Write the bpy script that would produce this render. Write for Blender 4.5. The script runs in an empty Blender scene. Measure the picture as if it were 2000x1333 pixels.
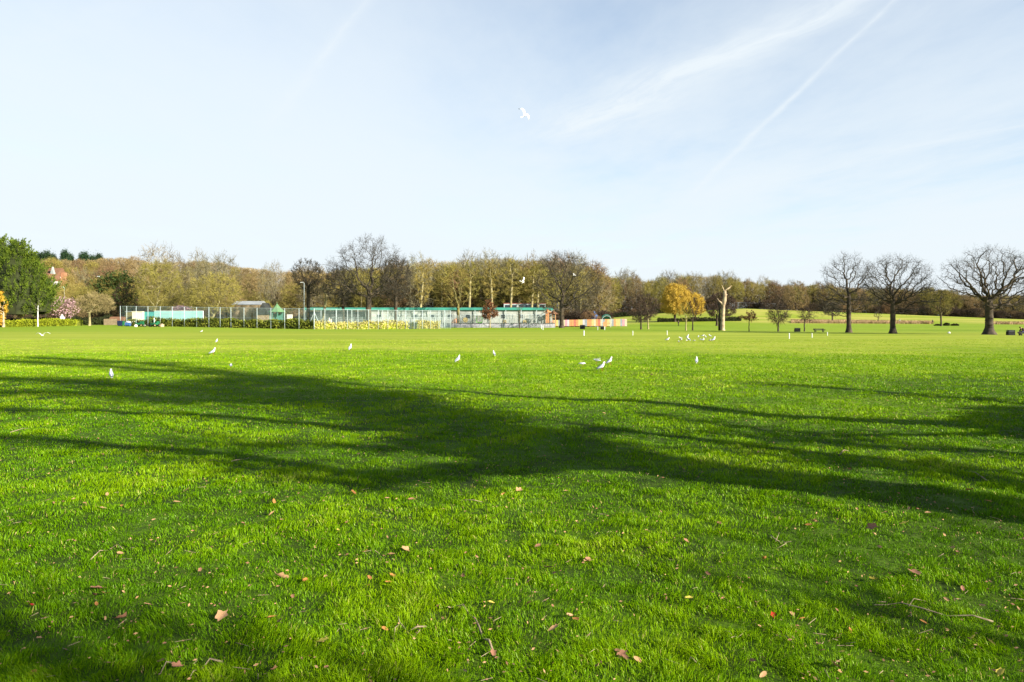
import bpy, math, random
import numpy as np
from mathutils import Vector, Matrix

# ------------------------------------------------------------------ basics
S = bpy.context.scene
COL = S.collection
HZ, F, CAMH = 627.0, 1400.0, 1.7          # horizon row and focal length of the photograph (2000 px wide), eye height
R = math.radians

def ss(x, a, b):
    t = np.clip((np.asarray(x, float) - a) / (b - a), 0, 1)
    return t * t * (3 - 2 * t)

RU = [-.08, .1, .16, .214, .32, .51, .71, .95]
RH = [0, 2.4, 4.4, 6.6, 9.4, 6.2, 2.6, 1.6]
def height(X, Y):
    X = np.asarray(X, float); Y = np.asarray(Y, float)
    u = X / np.maximum(Y, 5)
    h = .65 * ss(Y, 105, 160) * np.exp(-((u + .54) / .2) ** 2)
    h = h + 24 * ss(Y, 235, 420) * ss(-u, .2, .42)
    h = h + np.interp(u, RU, RH) * ss(Y, 245, 450)
    h = h + .03 * np.sin(X * .9 + 1) * np.sin(Y * .7) * ss(Y, 2, 8) * (1 - ss(Y, 40, 80))
    return h
def gz(X, Y): return float(height(X, Y))
def wx(px, Y): return (px - 1000.0) * Y / F
def wz(py, Y): return CAMH + (HZ - py) * Y / F
def yrow(py): return CAMH * F / (py - HZ)
def pos(px, Y):
    X = wx(px, Y); return (X, Y, gz(X, Y))

def nrm(a):
    return a / np.maximum(np.linalg.norm(a, axis=-1, keepdims=True), 1e-9)

class MB:
    """collects quads, triangles and tubes for one mesh"""
    def __init__(s): s.v = []; s.q = []; s.t = []; s.qm = []; s.tm = []; s.n = 0
    def add(s, v, q=None, t=None, m=0):
        v = np.asarray(v, float).reshape(-1, 3)
        if q is not None and len(q):
            q = np.asarray(q, int).reshape(-1, 4) + s.n; s.q.append(q); s.qm.append(np.full(len(q), m))
        if t is not None and len(t):
            t = np.asarray(t, int).reshape(-1, 3) + s.n; s.t.append(t); s.tm.append(np.full(len(t), m))
        s.v.append(v); s.n += len(v)
    def box(s, c, d, rz=0, m=0):
        x, y, z = np.array(d, float) / 2
        v = np.array([[-x,-y,-z],[x,-y,-z],[x,y,-z],[-x,y,-z],[-x,-y,z],[x,-y,z],[x,y,z],[-x,y,z]])
        if rz:
            cs, sn = math.cos(rz), math.sin(rz)
            v[:, :2] = np.stack([v[:,0]*cs - v[:,1]*sn, v[:,0]*sn + v[:,1]*cs], 1)
        s.add(v + np.array(c, float), [[0,3,2,1],[4,5,6,7],[0,1,5,4],[1,2,6,5],[2,3,7,6],[3,0,4,7]], m=m)
    def segs(s, p0, p1, r0, r1, n=4, m=0, caps=False):
        p0 = np.asarray(p0, float).reshape(-1, 3); p1 = np.asarray(p1, float).reshape(-1, 3)
        N = len(p0)
        if N == 0: return
        r0 = np.broadcast_to(np.asarray(r0, float), (N,)); r1 = np.broadcast_to(np.asarray(r1, float), (N,))
        d = nrm(p1 - p0)
        ref = np.where(np.abs(d[:, 2:3]) > .9, np.array([[1., 0, 0]]), np.array([[0, 0, 1.]]))
        a = nrm(np.cross(d, ref)); b = np.cross(d, a)
        th = np.arange(n) * 2 * math.pi / n
        ring = np.cos(th)[None, :, None] * a[:, None] + np.sin(th)[None, :, None] * b[:, None]
        v = np.concatenate([p0[:, None] + ring * r0[:, None, None], p1[:, None] + ring * r1[:, None, None]], 1)
        k = np.arange(n); k2 = (k + 1) % n
        f = np.stack([k, k + n, k2 + n, k2], 1)
        q = (f[None] + (np.arange(N) * 2 * n)[:, None, None]).reshape(-1, 4)
        s.add(v.reshape(-1, 3), q, m=m)
        if caps:
            for i in range(N):
                o = s.n
                for base, c in ((0, p0[i]), (n, p1[i])):
                    rv = v[i, base:base+n]
                    o = s.n
                    s.add(np.vstack([rv, c]), t=[[j, (j+1) % n, n] for j in range(n)], m=m)
    def tube(s, pts, rad, n=6, m=0):
        """one continuous tube through the points, closed at both ends"""
        P = np.asarray(pts, float); rad = np.broadcast_to(np.asarray(rad, float), (len(P),))
        T = nrm(np.gradient(P, axis=0)); ref = np.array([0, 0, 1.]) if abs(T[0][2]) < .9 else np.array([1., 0, 0])
        vs = []; th = np.arange(n) * 2 * math.pi / n
        a = nrm(np.cross(T[0], ref))
        for i in range(len(P)):
            a = nrm(a - T[i] * np.dot(a, T[i])); b = np.cross(T[i], a)
            vs.append(P[i] + rad[i] * (np.cos(th)[:, None] * a + np.sin(th)[:, None] * b))
        L = len(P); k = np.arange(n)
        q = [[i*n + j, i*n + (j+1) % n, (i+1)*n + (j+1) % n, (i+1)*n + j] for i in range(L-1) for j in range(n)]
        t = [[j, L*n, (j+1) % n] for j in range(n)] + [[(L-1)*n + j, (L-1)*n + (j+1) % n, L*n+1] for j in range(n)]
        s.add(np.vstack(vs + [P[:1], P[-1:]]), q, t, m=m)
    def loft(s, C, W, Hh, n=10, m=0, axis='x'):
        """elliptic sections (half width W along y, half height Hh along z) at centres C, tilted to the spine"""
        C = np.asarray(C, float); T = nrm(np.gradient(C, axis=0)); th = np.arange(n) * 2 * math.pi / n
        vs = []
        for i in range(len(C)):
            side = np.array([0, 1., 0]); up = nrm(np.cross(T[i], side))
            vs.append(C[i] + np.cos(th)[:, None] * side * W[i] + np.sin(th)[:, None] * up * Hh[i])
        L = len(C)
        q = [[i*n + j, i*n + (j+1) % n, (i+1)*n + (j+1) % n, (i+1)*n + j] for i in range(L-1) for j in range(n)]
        t = [[j, L*n, (j+1) % n] for j in range(n)] + [[(L-1)*n + j, (L-1)*n + (j+1) % n, L*n+1] for j in range(n)]
        s.add(np.vstack(vs + [C[:1], C[-1:]]), q, t, m=m)
    def quads(s, c, u, v, m=0):
        """diamond-ish leaves: centre c, half vectors u, v (N,3)"""
        c = np.asarray(c); N = len(c)
        if N == 0: return
        V = np.stack([c - u, c - v, c + u, c + v], 1).reshape(-1, 3)
        s.add(V, (np.arange(N) * 4)[:, None] + np.arange(4)[None], m=m)
    def ribbons(s, p0, p1, w, rng, m=0):
        d = nrm(p1 - p0); a = nrm(np.cross(d, rng.normal(size=p0.shape)))
        w = np.broadcast_to(np.asarray(w, float), (len(p0),))[:, None]
        V = np.stack([p0 - a*w, p0 + a*w, p1 + a*w*.35, p1 - a*w*.35], 1).reshape(-1, 3)
        s.add(V, (np.arange(len(p0)) * 4)[:, None] + np.arange(4)[None], m=m)
    def mesh(s, name, mats, smooth=False):
        me = bpy.data.meshes.new(name)
        V = np.concatenate(s.v) if s.v else np.zeros((0, 3))
        q = np.concatenate(s.q) if s.q else np.zeros((0, 4), int)
        t = np.concatenate(s.t) if s.t else np.zeros((0, 3), int)
        me.vertices.add(len(V)); me.vertices.foreach_set('co', V.astype(np.float32).ravel())
        me.loops.add(q.size + t.size)
        me.loops.foreach_set('vertex_index', np.concatenate([q.ravel(), t.ravel()]).astype(np.int32))
        me.polygons.add(len(q) + len(t))
        ls = np.concatenate([np.arange(len(q)) * 4, q.size + np.arange(len(t)) * 3]).astype(np.int32)
        me.polygons.foreach_set('loop_start', ls)
        mi = np.concatenate(s.qm + s.tm).astype(np.int32) if (s.qm or s.tm) else np.zeros(0, np.int32)
        mats = mats if isinstance(mats, (list, tuple)) else [mats]
        for m in mats: me.materials.append(m)
        me.polygons.foreach_set('material_index', mi)
        me.update(calc_edges=True)
        me.polygons.foreach_set('use_smooth', np.full(len(me.polygons), bool(smooth)))
        return me
    def build(s, name, mats, parent=None, smooth=False):
        o = bpy.data.objects.new(name, s.mesh(name, mats, smooth)); COL.objects.link(o)
        if parent is not None: o.parent = parent
        return o

def tag(o, label=None, cat=None, group=None, kind=None):
    if label: o['label'] = label
    if cat: o['category'] = cat
    if group: o['group'] = group
    if kind: o['kind'] = kind
    return o
def empty(name, loc, label, cat, rz=0, group=None, scale=1):
    o = bpy.data.objects.new(name, None); COL.objects.link(o)
    o.location = loc; o.rotation_euler = (0, 0, rz); o.scale = (scale,)*3 if not isinstance(scale, tuple) else scale
    o.empty_display_size = .2
    return tag(o, label, cat, group)
def copy_tree(o, parent=None):
    c = o.copy(); COL.objects.link(c); c.parent = parent
    for ch in list(o.children): copy_tree(ch, c)
    return c

# ------------------------------------------------------------------ materials
ALB = .76
def mat(name, c1, c2=None, scale=4.0, rough=.85, spec=.2, rnd=0.0, metal=0, detail=3, trans=0.0, alpha=1.0, bump=0):
    m = bpy.data.materials.new(name); m.use_nodes = True
    nt = m.node_tree; N = nt.nodes; L = nt.links; b = N['Principled BSDF']
    b.inputs['Roughness'].default_value = rough
    b.inputs['Specular IOR Level'].default_value = spec
    b.inputs['Metallic'].default_value = metal
    c2 = c2 or tuple(x * .75 for x in c1)
    c1 = tuple(x * ALB for x in c1); c2 = tuple(x * ALB for x in c2)
    tc = N.new('ShaderNodeTexCoord'); no = N.new('ShaderNodeTexNoise'); no.inputs['Scale'].default_value = scale
    no.inputs['Detail'].default_value = detail
    L.new(tc.outputs['Object'], no.inputs['Vector'])
    ra = N.new('ShaderNodeValToRGB'); ra.color_ramp.elements[0].position = .35; ra.color_ramp.elements[1].position = .65
    ra.color_ramp.elements[0].color = (*c2, 1); ra.color_ramp.elements[1].color = (*c1, 1)
    L.new(no.outputs['Fac'], ra.inputs['Fac'])
    out = ra.outputs['Color']
    if rnd:
        oi = N.new('ShaderNodeObjectInfo'); hs = N.new('ShaderNodeHueSaturation')
        mr = N.new('ShaderNodeMapRange'); mr.inputs['To Min'].default_value = 1 - rnd; mr.inputs['To Max'].default_value = 1 + rnd
        mh = N.new('ShaderNodeMapRange'); mh.inputs['To Min'].default_value = .5 - rnd * .07; mh.inputs['To Max'].default_value = .5 + rnd * .07
        ml = N.new('ShaderNodeMath'); ml.operation = 'MULTIPLY'; ml.inputs[1].default_value = 7.31
        fr = N.new('ShaderNodeMath'); fr.operation = 'FRACT'
        L.new(oi.outputs['Random'], mr.inputs['Value']); L.new(oi.outputs['Random'], ml.inputs[0])
        L.new(ml.outputs[0], fr.inputs[0]); L.new(fr.outputs[0], mh.inputs['Value'])
        L.new(mr.outputs['Result'], hs.inputs['Value']); L.new(mh.outputs['Result'], hs.inputs['Hue'])
        L.new(out, hs.inputs['Color']); out = hs.outputs['Color']
    L.new(out, b.inputs['Base Color'])
    if bump:
        bp = N.new('ShaderNodeBump'); bp.inputs['Strength'].default_value = bump; bp.inputs['Distance'].default_value = .05
        L.new(no.outputs['Fac'], bp.inputs['Height']); L.new(bp.outputs[0], b.inputs['Normal'])
    sh = b.outputs[0]
    if trans:
        tr = N.new('ShaderNodeBsdfTranslucent'); L.new(out, tr.inputs['Color'])
        mx = N.new('ShaderNodeMixShader'); mx.inputs[0].default_value = trans
        L.new(sh, mx.inputs[1]); L.new(tr.outputs[0], mx.inputs[2]); sh = mx.outputs[0]
    if alpha < 1:
        tp = N.new('ShaderNodeBsdfTransparent'); mx = N.new('ShaderNodeMixShader'); mx.inputs[0].default_value = alpha
        L.new(tp.outputs[0], mx.inputs[1]); L.new(sh, mx.inputs[2]); sh = mx.outputs[0]
    L.new(sh, N['Material Output'].inputs['Surface'])
    return m

M = dict(
    oak_bark=mat('oak_bark', (.10, .075, .045), (.035, .028, .02), 1.5, bump=.6),
    oak_twig=mat('oak_twig', (.07, .06, .04), (.042, .036, .026), .5),
    moss_bark=mat('moss_bark', (.24, .21, .07), (.10, .085, .035), .8, bump=.4),
    olive_twig=mat('olive_twig', (.33, .275, .06), (.19, .155, .04), .25, rnd=.2),
    brown_twig=mat('brown_twig', (.30, .20, .09), (.19, .13, .06), .25, rnd=.25),
    grey_twig=mat('grey_twig', (.23, .20, .11), (.14, .12, .07), .25, rnd=.25),
    dark_twig=mat('dark_twig', (.10, .065, .04), (.05, .035, .025), .4, rnd=.2),
    pale_twig=mat('pale_twig', (.34, .27, .12), (.22, .17, .07), .5),
    pale_bark=mat('pale_bark', (.42, .37, .18), (.24, .2, .09), 1),
    ivy=mat('ivy_leaf', (.07, .11, .02), (.03, .055, .012), .8, trans=.15),
    pine=mat('pine_needle', (.03, .065, .02), (.012, .03, .012), .8, rnd=.2),
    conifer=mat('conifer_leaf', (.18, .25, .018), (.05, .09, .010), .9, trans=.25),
    gold=mat('golden_shoots', (.74, .51, .08), (.52, .35, .05), .7, trans=.2),
    pink=mat('pink_petal', (.85, .55, .60), (.62, .38, .42), 3, trans=.3),
    copper=mat('copper_leaf', (.34, .15, .06), (.14, .06, .03), 2, trans=.2),
    dead=mat('dead_wood', (.62, .48, .29), (.26, .19, .12), 1.6, bump=.6, detail=6), sand=mat('sand_paint', (.56, .50, .34), (.46, .40, .27), 2), weep=mat('weeping_leaf', (.80, .50, .05), (.55, .33, .04), .8, trans=.2),
    hedge=mat('hedge_leaf', (.27, .29, .03), (.09, .12, .012), .6, trans=.15),
    lime=mat('lime_hedge_leaf', (.42, .46, .02), (.25, .30, .015), .8, trans=.2),
    yellow=mat('yellow_blossom', (.74, .66, .22), (.48, .44, .14), .6, trans=.2),
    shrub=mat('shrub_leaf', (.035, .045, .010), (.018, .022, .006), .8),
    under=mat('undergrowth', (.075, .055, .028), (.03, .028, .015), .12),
    dry=mat('dry_grass', (.55, .38, .2), (.36, .25, .12), .3),
    white=mat('white_paint', (.82, .82, .8), (.7, .7, .68), 2),
    feather=mat('white_feather', (.85, .85, .84), (.75, .76, .77), 20),
    mantle=mat('grey_feather', (.42, .46, .52), (.35, .38, .44), 20),
    black=mat('black_paint', (.015, .017, .017), (.008, .008, .009), 5, rough=.5),
    bill=mat('red_bill', (.35, .03, .02), None, 9),
    galv=mat('galvanised_steel', (.52, .60, .58), (.40, .47, .46), 3, rough=.5),
    net=mat('wire_netting', (.30, .42, .38), (.24, .34, .30), 1, alpha=.17),
    clearnet=mat('railing_mesh', (.75, .75, .72), None, 1, alpha=.14),
    cream=mat('cream_boards', (.86, .80, .62), (.75, .69, .52), 1),
    pavwall=mat('pale_render', (.50, .51, .45), (.30, .33, .30), .5),
    teal=mat('teal_fascia', (.06, .34, .25), (.05, .24, .19), .4),
    turq=mat('turquoise_boards', (.34, .60, .60), (.25, .48, .48), .25),
    tealshed=mat('teal_boards', (.06, .34, .32), (.04, .26, .26), 1),
    dkroof=mat('dark_felt_roof', (.05, .055, .05), None, 2),
    greyroof=mat('grey_sheet_roof', (.36, .38, .38), (.27, .29, .29), .5),
    grroof=mat('green_shingles', (.16, .30, .13), (.11, .22, .10), 1.5),
    grpost=mat('green_timber', (.10, .28, .22), None, 2),
    glass=mat('dark_window', (.03, .04, .05), None, 2, rough=.15, spec=.6),
    brick=mat('red_brick', (.45, .22, .12), (.36, .17, .09), 1.5),
    tile=mat('brown_tile_roof', (.25, .13, .07), (.18, .09, .05), 1.5),
    timber=mat('weathered_timber', (.36, .28, .17), (.25, .19, .11), 2),
    bench=mat('dark_bench_timber', (.05, .05, .04), (.03, .03, .025), 4),
    soil=mat('soil', (.07, .05, .03), None, 5),
    red=mat('red_paint', (.5, .17, .12), None, 3), orange=mat('orange_paint', (.62, .29, .12), (.48, .22, .10), 2),
    yel=mat('yellow_paint', (.58, .46, .18), (.46, .36, .15), 2), blue=mat('blue_paint', (.05, .14, .35), None, 2),
    navy=mat('navy_paint', (.015, .025, .08), None, 2, rough=.35, spec=.5),
    grn=mat('green_paint', (.02, .16, .07), (.015, .12, .05), 3, rough=.5),
    lgrn=mat('lime_paint', (.2, .6, .08), None, 2), pinkp=mat('pink_paint', (.75, .3, .35), None, 2),
    greyp=mat('grey_paint', (.3, .33, .36), None, 2), lilac=mat('lilac_wall', (.5, .47, .5), (.42, .4, .43), 1),
    steel=mat('steel_slide', (.75, .77, .8), None, 2, rough=.25, metal=.7), rubber=mat('rubber', (.02, .02, .02), None, 3),
    skin=mat('skin', (.55, .32, .24), None, 6), hair=mat('hair', (.06, .035, .02), None, 20),
    denim=mat('denim', (.04, .06, .13), None, 20), jacket=mat('dark_jacket', (.05, .02, .03), None, 20),
    coat=mat('black_coat', (.02, .02, .025), None, 20), shirt=mat('pale_shirt', (.8, .8, .8), None, 20),
    leaf_tan=mat('tan_leaf', (.62, .37, .19), (.38, .21, .10), 30, trans=.15),
    leaf_or=mat('orange_leaf', (.62, .27, .08), (.4, .17, .05), 30, trans=.15),
    leaf_yel=mat('yellow_leaf', (.8, .62, .12), (.6, .5, .08), 30, trans=.2),
    leaf_br=mat('brown_leaf', (.40, .19, .11), (.24, .12, .07), 30, trans=.1),
    leaf_red=mat('red_leaf', (.65, .03, .02), (.4, .03, .02), 30, trans=.15),
    stick=mat('stick_bark', (.40, .31, .19), (.17, .13, .08), 25),
)
TW = dict(olive='olive_twig', brown='brown_twig', grey='grey_twig', dark='dark_twig', pale='pale_twig', oak='oak_twig')

# ------------------------------------------------------------------ trees
def on_line(A, B, px):
    k = (px - 1000) / F; (x0, y0), (x1, y1) = A, B
    t = (k * y0 - x0) / ((x1 - x0) - k * (y1 - y0)); return np.array([x0 + (x1 - x0) * t, y0 + (y1 - y0) * t])
FA = (wx(235, 152), 152.); FC = (wx(613.5, 138), 138.); FB = (wx(880, 152), 152.)
def colonize(rng, start, trunk_top, attr, step, kill, trop=.08, maxit=140, wig=.25):
    """space colonisation: returns node points and parent indices"""
    n0 = max(2, int(np.linalg.norm(np.array(trunk_top) - start) / step))
    P = [np.array(start) + (np.array(trunk_top) - start) * i / n0 + (rng.normal(size=3) * [.05, .05, 0] * step if 0 < i else 0) for i in range(n0 + 1)]
    par = [-1] + list(range(n0))
    A = attr.copy(); pts = np.array(P)
    d = np.linalg.norm(A[:, None] - pts[None], axis=2); near = d.argmin(1); nd = d.min(1)
    cnt = {}
    for it in range(maxit):
        if len(A) == 0: break
        acc = {}
        dirs = nrm(A - np.array(P)[near])
        for i, nn in enumerate(near): acc.setdefault(int(nn), []).append(i)
        newp = []; newpar = []
        for nn, ids in acc.items():
            if cnt.get(nn, 0) > 3: continue
            dd = dirs[ids].sum(0); L = np.linalg.norm(dd)
            if L < 1e-6: continue
            dd = dd / L + rng.normal(size=3) * wig + np.array([0, 0, trop]); dd /= np.linalg.norm(dd)
            newp.append(P[nn] + dd * step); newpar.append(nn); cnt[nn] = cnt.get(nn, 0) + 1
        if not newp: break
        base = len(P); P += newp; par += newpar
        nn_ = np.array(newp); d = np.linalg.norm(A[:, None] - nn_[None], axis=2); m = d.argmin(1); mn = d.min(1)
        up = mn < nd; near = np.where(up, base + m, near); nd = np.where(up, mn, nd)
        keep = nd > kill; A = A[keep]; near = near[keep]; nd = nd[keep]
        if len(P) > 6000: break
    return np.array(P), np.array(par)

def sample_env(rng, ells, n, shell=.5):
    """points in a union of ellipsoids (cx,cy,cz,rx,ry,rz), biased outwards"""
    vol = np.array([e[3]*e[4]*e[5] for e in ells]); k = rng.choice(len(ells), n, p=vol / vol.sum())
    E = np.array(ells)[k]; d = nrm(rng.normal(size=(n, 3))); r = rng.random(n) ** (1 / 3 * shell)
    return E[:, :3] + d * r[:, None] * E[:, 3:]

def grow_tree(root, rng, ells, top, r_base, bark, twig, n_attr=500, step=.6, kill=.9, tipr=.02, twigs=5, tl=1.0, tw=.02,
              droop=0., up=.25, split=.06, exp=2.3, trop=.06, wig=.3, flare=1.5, leaf=None, leafn=0, leafs=.1, sides=6, parts=None, lean=(0, 0), shell=.5, leaf_name='foliage', tap=1.35):
    att = sample_env(rng, ells, n_attr, shell); att = att[att[:, 2] > .3]
    P, par = colonize(rng, np.zeros(3), np.array([lean[0], lean[1], top]), att, step, kill, trop, wig=wig)
    n = len(P); rad = np.zeros(n); kids = np.zeros(n, int)
    for i in range(n - 1, 0, -1):
        if kids[i] == 0: rad[i] = tipr ** exp
        rad[par[i]] += rad[i]; kids[par[i]] += 1
    rad = rad ** (1 / exp); rad = np.maximum(rad, tipr); f = r_base / max(rad[0], 1e-3)
    t = np.clip((rad - tipr) / max(rad[0] - tipr, 1e-6), 0, 1); rad = tipr + (r_base - tipr) * t ** tap
    i = np.arange(1, n); p0 = P[par[i]]; p1 = P[i]; r0 = rad[par[i]]; r1 = rad[i]
    r0 = np.minimum(r0, r1 * 1.9)
    big = r1 > split * 1.0
    # flared foot
    low = (p0[:, 2] < 1.2) & big
    fl0 = np.where(low, r0 * (1 + (flare - 1) * np.clip(1 - p0[:, 2] / 1.2, 0, 1) ** 2), r0)
    fl1 = np.where(low, r1 * (1 + (flare - 1) * np.clip(1 - p1[:, 2] / 1.2, 0, 1) ** 2), r1)
    mt = MB(); mt.segs((p0 - (p1 - p0) * .08)[big], p1[big], fl0[big], fl1[big], sides)
    mt.build('trunk', M[bark], root, smooth=True)
    mc = MB(); sm = ~big; mc.segs(p0[sm], p1[sm], r0[sm], r1[sm], 3)
    thin = np.where(rad < max(tipr * 2.2, .045))[0]
    if twigs:
        base = np.repeat(thin, twigs); N = len(base)
        o = P[base]; c = np.mean(P[thin], 0)
        outd = nrm(o - c) * .5
        d = nrm(rng.normal(size=(N, 3)) * .8 + outd + np.array([0, 0, up - droop]))
        L = tl * rng.uniform(.5, 1.2, N)[:, None]
        e = o + d * L
        mc.ribbons(o, e, tw, rng)
        for k in range(3):
            q = o + (e - o) * rng.uniform(.25, .9, (N, 1)); d2 = nrm(d + rng.normal(size=(N, 3)) * .6 + np.array([0, 0, -droop]))
            e2 = q + d2 * L * rng.uniform(.3, .65, (N, 1)); mc.ribbons(q, e2, tw * .7, rng)
            if k == 0: ee = e2
    mc.build('crown', M[twig], root)
    if leaf and leafn:
        k = rng.choice(len(thin), leafn); c = P[thin[k]] + rng.normal(size=(leafn, 3)) * tl * .55
        ml = MB(); u = nrm(rng.normal(size=(leafn, 3)) + [0, 0, -droop]) * leafs; v = nrm(np.cross(u, rng.normal(size=(leafn, 3)))) * leafs * .6
        ml.quads(c, u, v); ml.build(leaf_name, M[leaf], root)
    return P

def px_ells(px, Y, base_row, L, depth=1.0):
    k = Y / F
    return [((cx - px) * k, 0, (base_row - cy) * k, rx * k, rx * k * depth, ry * k) for cx, cy, rx, ry in L]

def hero(px, row, L, top_row, wpx, bark, twig, label, cat='tree', Y=None, seed=1, name='bare_tree', group=None, depth=.85, lean=0, **kw):
    Y = Y or yrow(row); p = pos(px, Y); br = HZ + (CAMH - p[2]) * F / Y
    root = empty(name, p, label, cat, group=group); rng = np.random.default_rng(seed)
    k = Y / F; ells = px_ells(px, Y, br, L, depth)
    size = max(e[3] for e in ells)
    a = dict(step=max(.35, size * .085), kill=max(.5, size * .12), n_attr=600, tl=size * .16, tw=.0075 * Y / 50 + .006, twigs=5, split=max(.05, size*.012))
    a.update(kw)
    grow_tree(root, rng, ells, (br - top_row) * k, wpx * k / 2, bark, twig, lean=(lean * k, 0), **a)
    return root

def conifer(px, Y, L, label, top_rows, seed, wpx=8, base_row_gap=6):
    """dense feathery cypress: sprays over overlapping cones"""
    p = pos(px, Y); root = empty('conifer_tree', p, label, 'tree'); rng = np.random.default_rng(seed); k = Y / F
    br = HZ + (CAMH - p[2]) * F / Y
    t = MB(); t.tube([(0, 0, -.3), (0, 0, 1.5), (.1, 0, 4), (0, 0, 8)], [wpx*k/2*1.3, wpx*k/2, wpx*k/2*.8, .2], 8); t.build('trunk', M['dead'], root, True)  # living trunk in a pale wood colour that stands in for sunlight on it
    c = MB(); core = MB()
    for (cx, rw, ytop, ybot) in L:
        H0 = (br - ybot) * k; H1 = (br - ytop) * k; Rm = rw * k; X0 = (cx - px) * k
        nclump = int(250 * Rm * (H1 - H0) / 60) + 110
        for j in range(nclump):
            f = rng.random() ** .85
            prof = min(1, (1.02 - f) * 1.55) ** .75 * (.78 + .22 * min(1, f * 5)) * (1 + .16 * math.sin(f*23 + cx))
            th = rng.uniform(0, 2 * math.pi); rr = Rm * prof * rng.uniform(.62, 1.12)
            o = np.array([X0 + rr * math.cos(th), rr * math.sin(th), H0 + (H1 - H0) * f])
            n = 42; s = .6 * rng.uniform(.55, 1.5)
            tip = nrm(np.array([math.cos(th) * .6, math.sin(th) * .6, .9]))
            a = rng.random(n)[:, None]
            q = o + tip * (a - .3) * 2.6 * s + rng.normal(size=(n, 3)) * .34 * s * (1.15 - a)
            d = nrm(tip + rng.normal(size=(n, 3)) * .5)
            u = d * .24 * s; v = nrm(np.cross(d, rng.normal(size=(n, 3)))) * .10 * s
            c.quads(q, u, v)
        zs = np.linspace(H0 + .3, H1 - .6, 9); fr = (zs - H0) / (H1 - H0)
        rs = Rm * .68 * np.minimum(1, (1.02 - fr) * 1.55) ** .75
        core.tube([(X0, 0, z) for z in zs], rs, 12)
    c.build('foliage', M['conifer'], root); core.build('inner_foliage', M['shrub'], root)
    return root

def leaf_box(mb, rng, x0, x1, y0, y1, z0, z1, n, s, wob=.15):
    """leaves over the surface of a clipped box-shaped hedge"""
    f = rng.random(n); c = np.zeros((n, 3)); c[:, 0] = rng.uniform(x0, x1, n)
    top = f < .35; frnt = (f >= .35) & (f < .85)
    c[:, 1] = np.where(frnt, y0, rng.uniform(y0, y1, n)); c[:, 2] = np.where(top, z1, rng.uniform(z0, z1, n))
    bk = f >= .85; c[:, 1] = np.where(bk, y1, c[:, 1])
    c[:, 2] += np.sin(c[:, 0] * 1.3) * .08 + np.sin(c[:, 0] * .37 + 2) * .1
    c += rng.normal(size=(n, 3)) * wob
    c[:, 2] = np.maximum(c[:, 2], z0 + .03)
    u = nrm(rng.normal(size=(n, 3))) * s * rng.uniform(.5, 1.3, (n, 1)); v = nrm(np.cross(u, rng.normal(size=(n, 3)))) * s * .7
    mb.quads(c, u, v)

def hedge(pxa, Ya, pxb, Yb, hgt, depth, m, label, seed=3, s=.13, dens=55, group=None, core='shrub'):
    A = np.array([wx(pxa, Ya), Ya]); B = np.array([wx(pxb, Yb), Yb]); L = np.linalg.norm(B - A); ang = math.atan2(*(B - A)[::-1])
    mid = (A + B) / 2; z = min(gz(*A), gz(*B), gz(*mid))
    root = empty('hedge', (A[0], A[1], 0), label, 'hedge', rz=ang, group=group); rng = np.random.default_rng(seed)
    lf = MB(); co = MB(); n = max(1, int(L / 3))
    for i in range(n):
        xa, xb = L * i / n, L * (i + 1) / n; q = A + (B - A) * (i + .5) / n; zz = gz(*q); hh = hgt * rng.uniform(.9, 1.08)
        leaf_box(lf, rng, xa, xb, 0, depth, zz, zz + hh, int(dens * (xb - xa) * (hgt * 1.6 + depth)), s)
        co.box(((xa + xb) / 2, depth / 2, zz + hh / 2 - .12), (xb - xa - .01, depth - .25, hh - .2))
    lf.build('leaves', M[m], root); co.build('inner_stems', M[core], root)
    return root

# ------------------------------------------------------------------ ground
def value_noise(x, y, seed=0):
    xi = np.floor(x).astype(np.int64); yi = np.floor(y).astype(np.int64); xf = x - xi; yf = y - yi
    def h(a, b):
        n = (a * 374761393 + b * 668265263 + seed * 1442695) & 0x7fffffff
        n = ((n ^ (n >> 13)) * 1274126177) & 0x7fffffff
        return ((n ^ (n >> 16)) & 0xffff) / 65535.0
    u = xf * xf * (3 - 2 * xf); v = yf * yf * (3 - 2 * yf)
    return (h(xi, yi) * (1-u) + h(xi+1, yi) * u) * (1-v) + (h(xi, yi+1) * (1-u) + h(xi+1, yi+1) * u) * v

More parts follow.
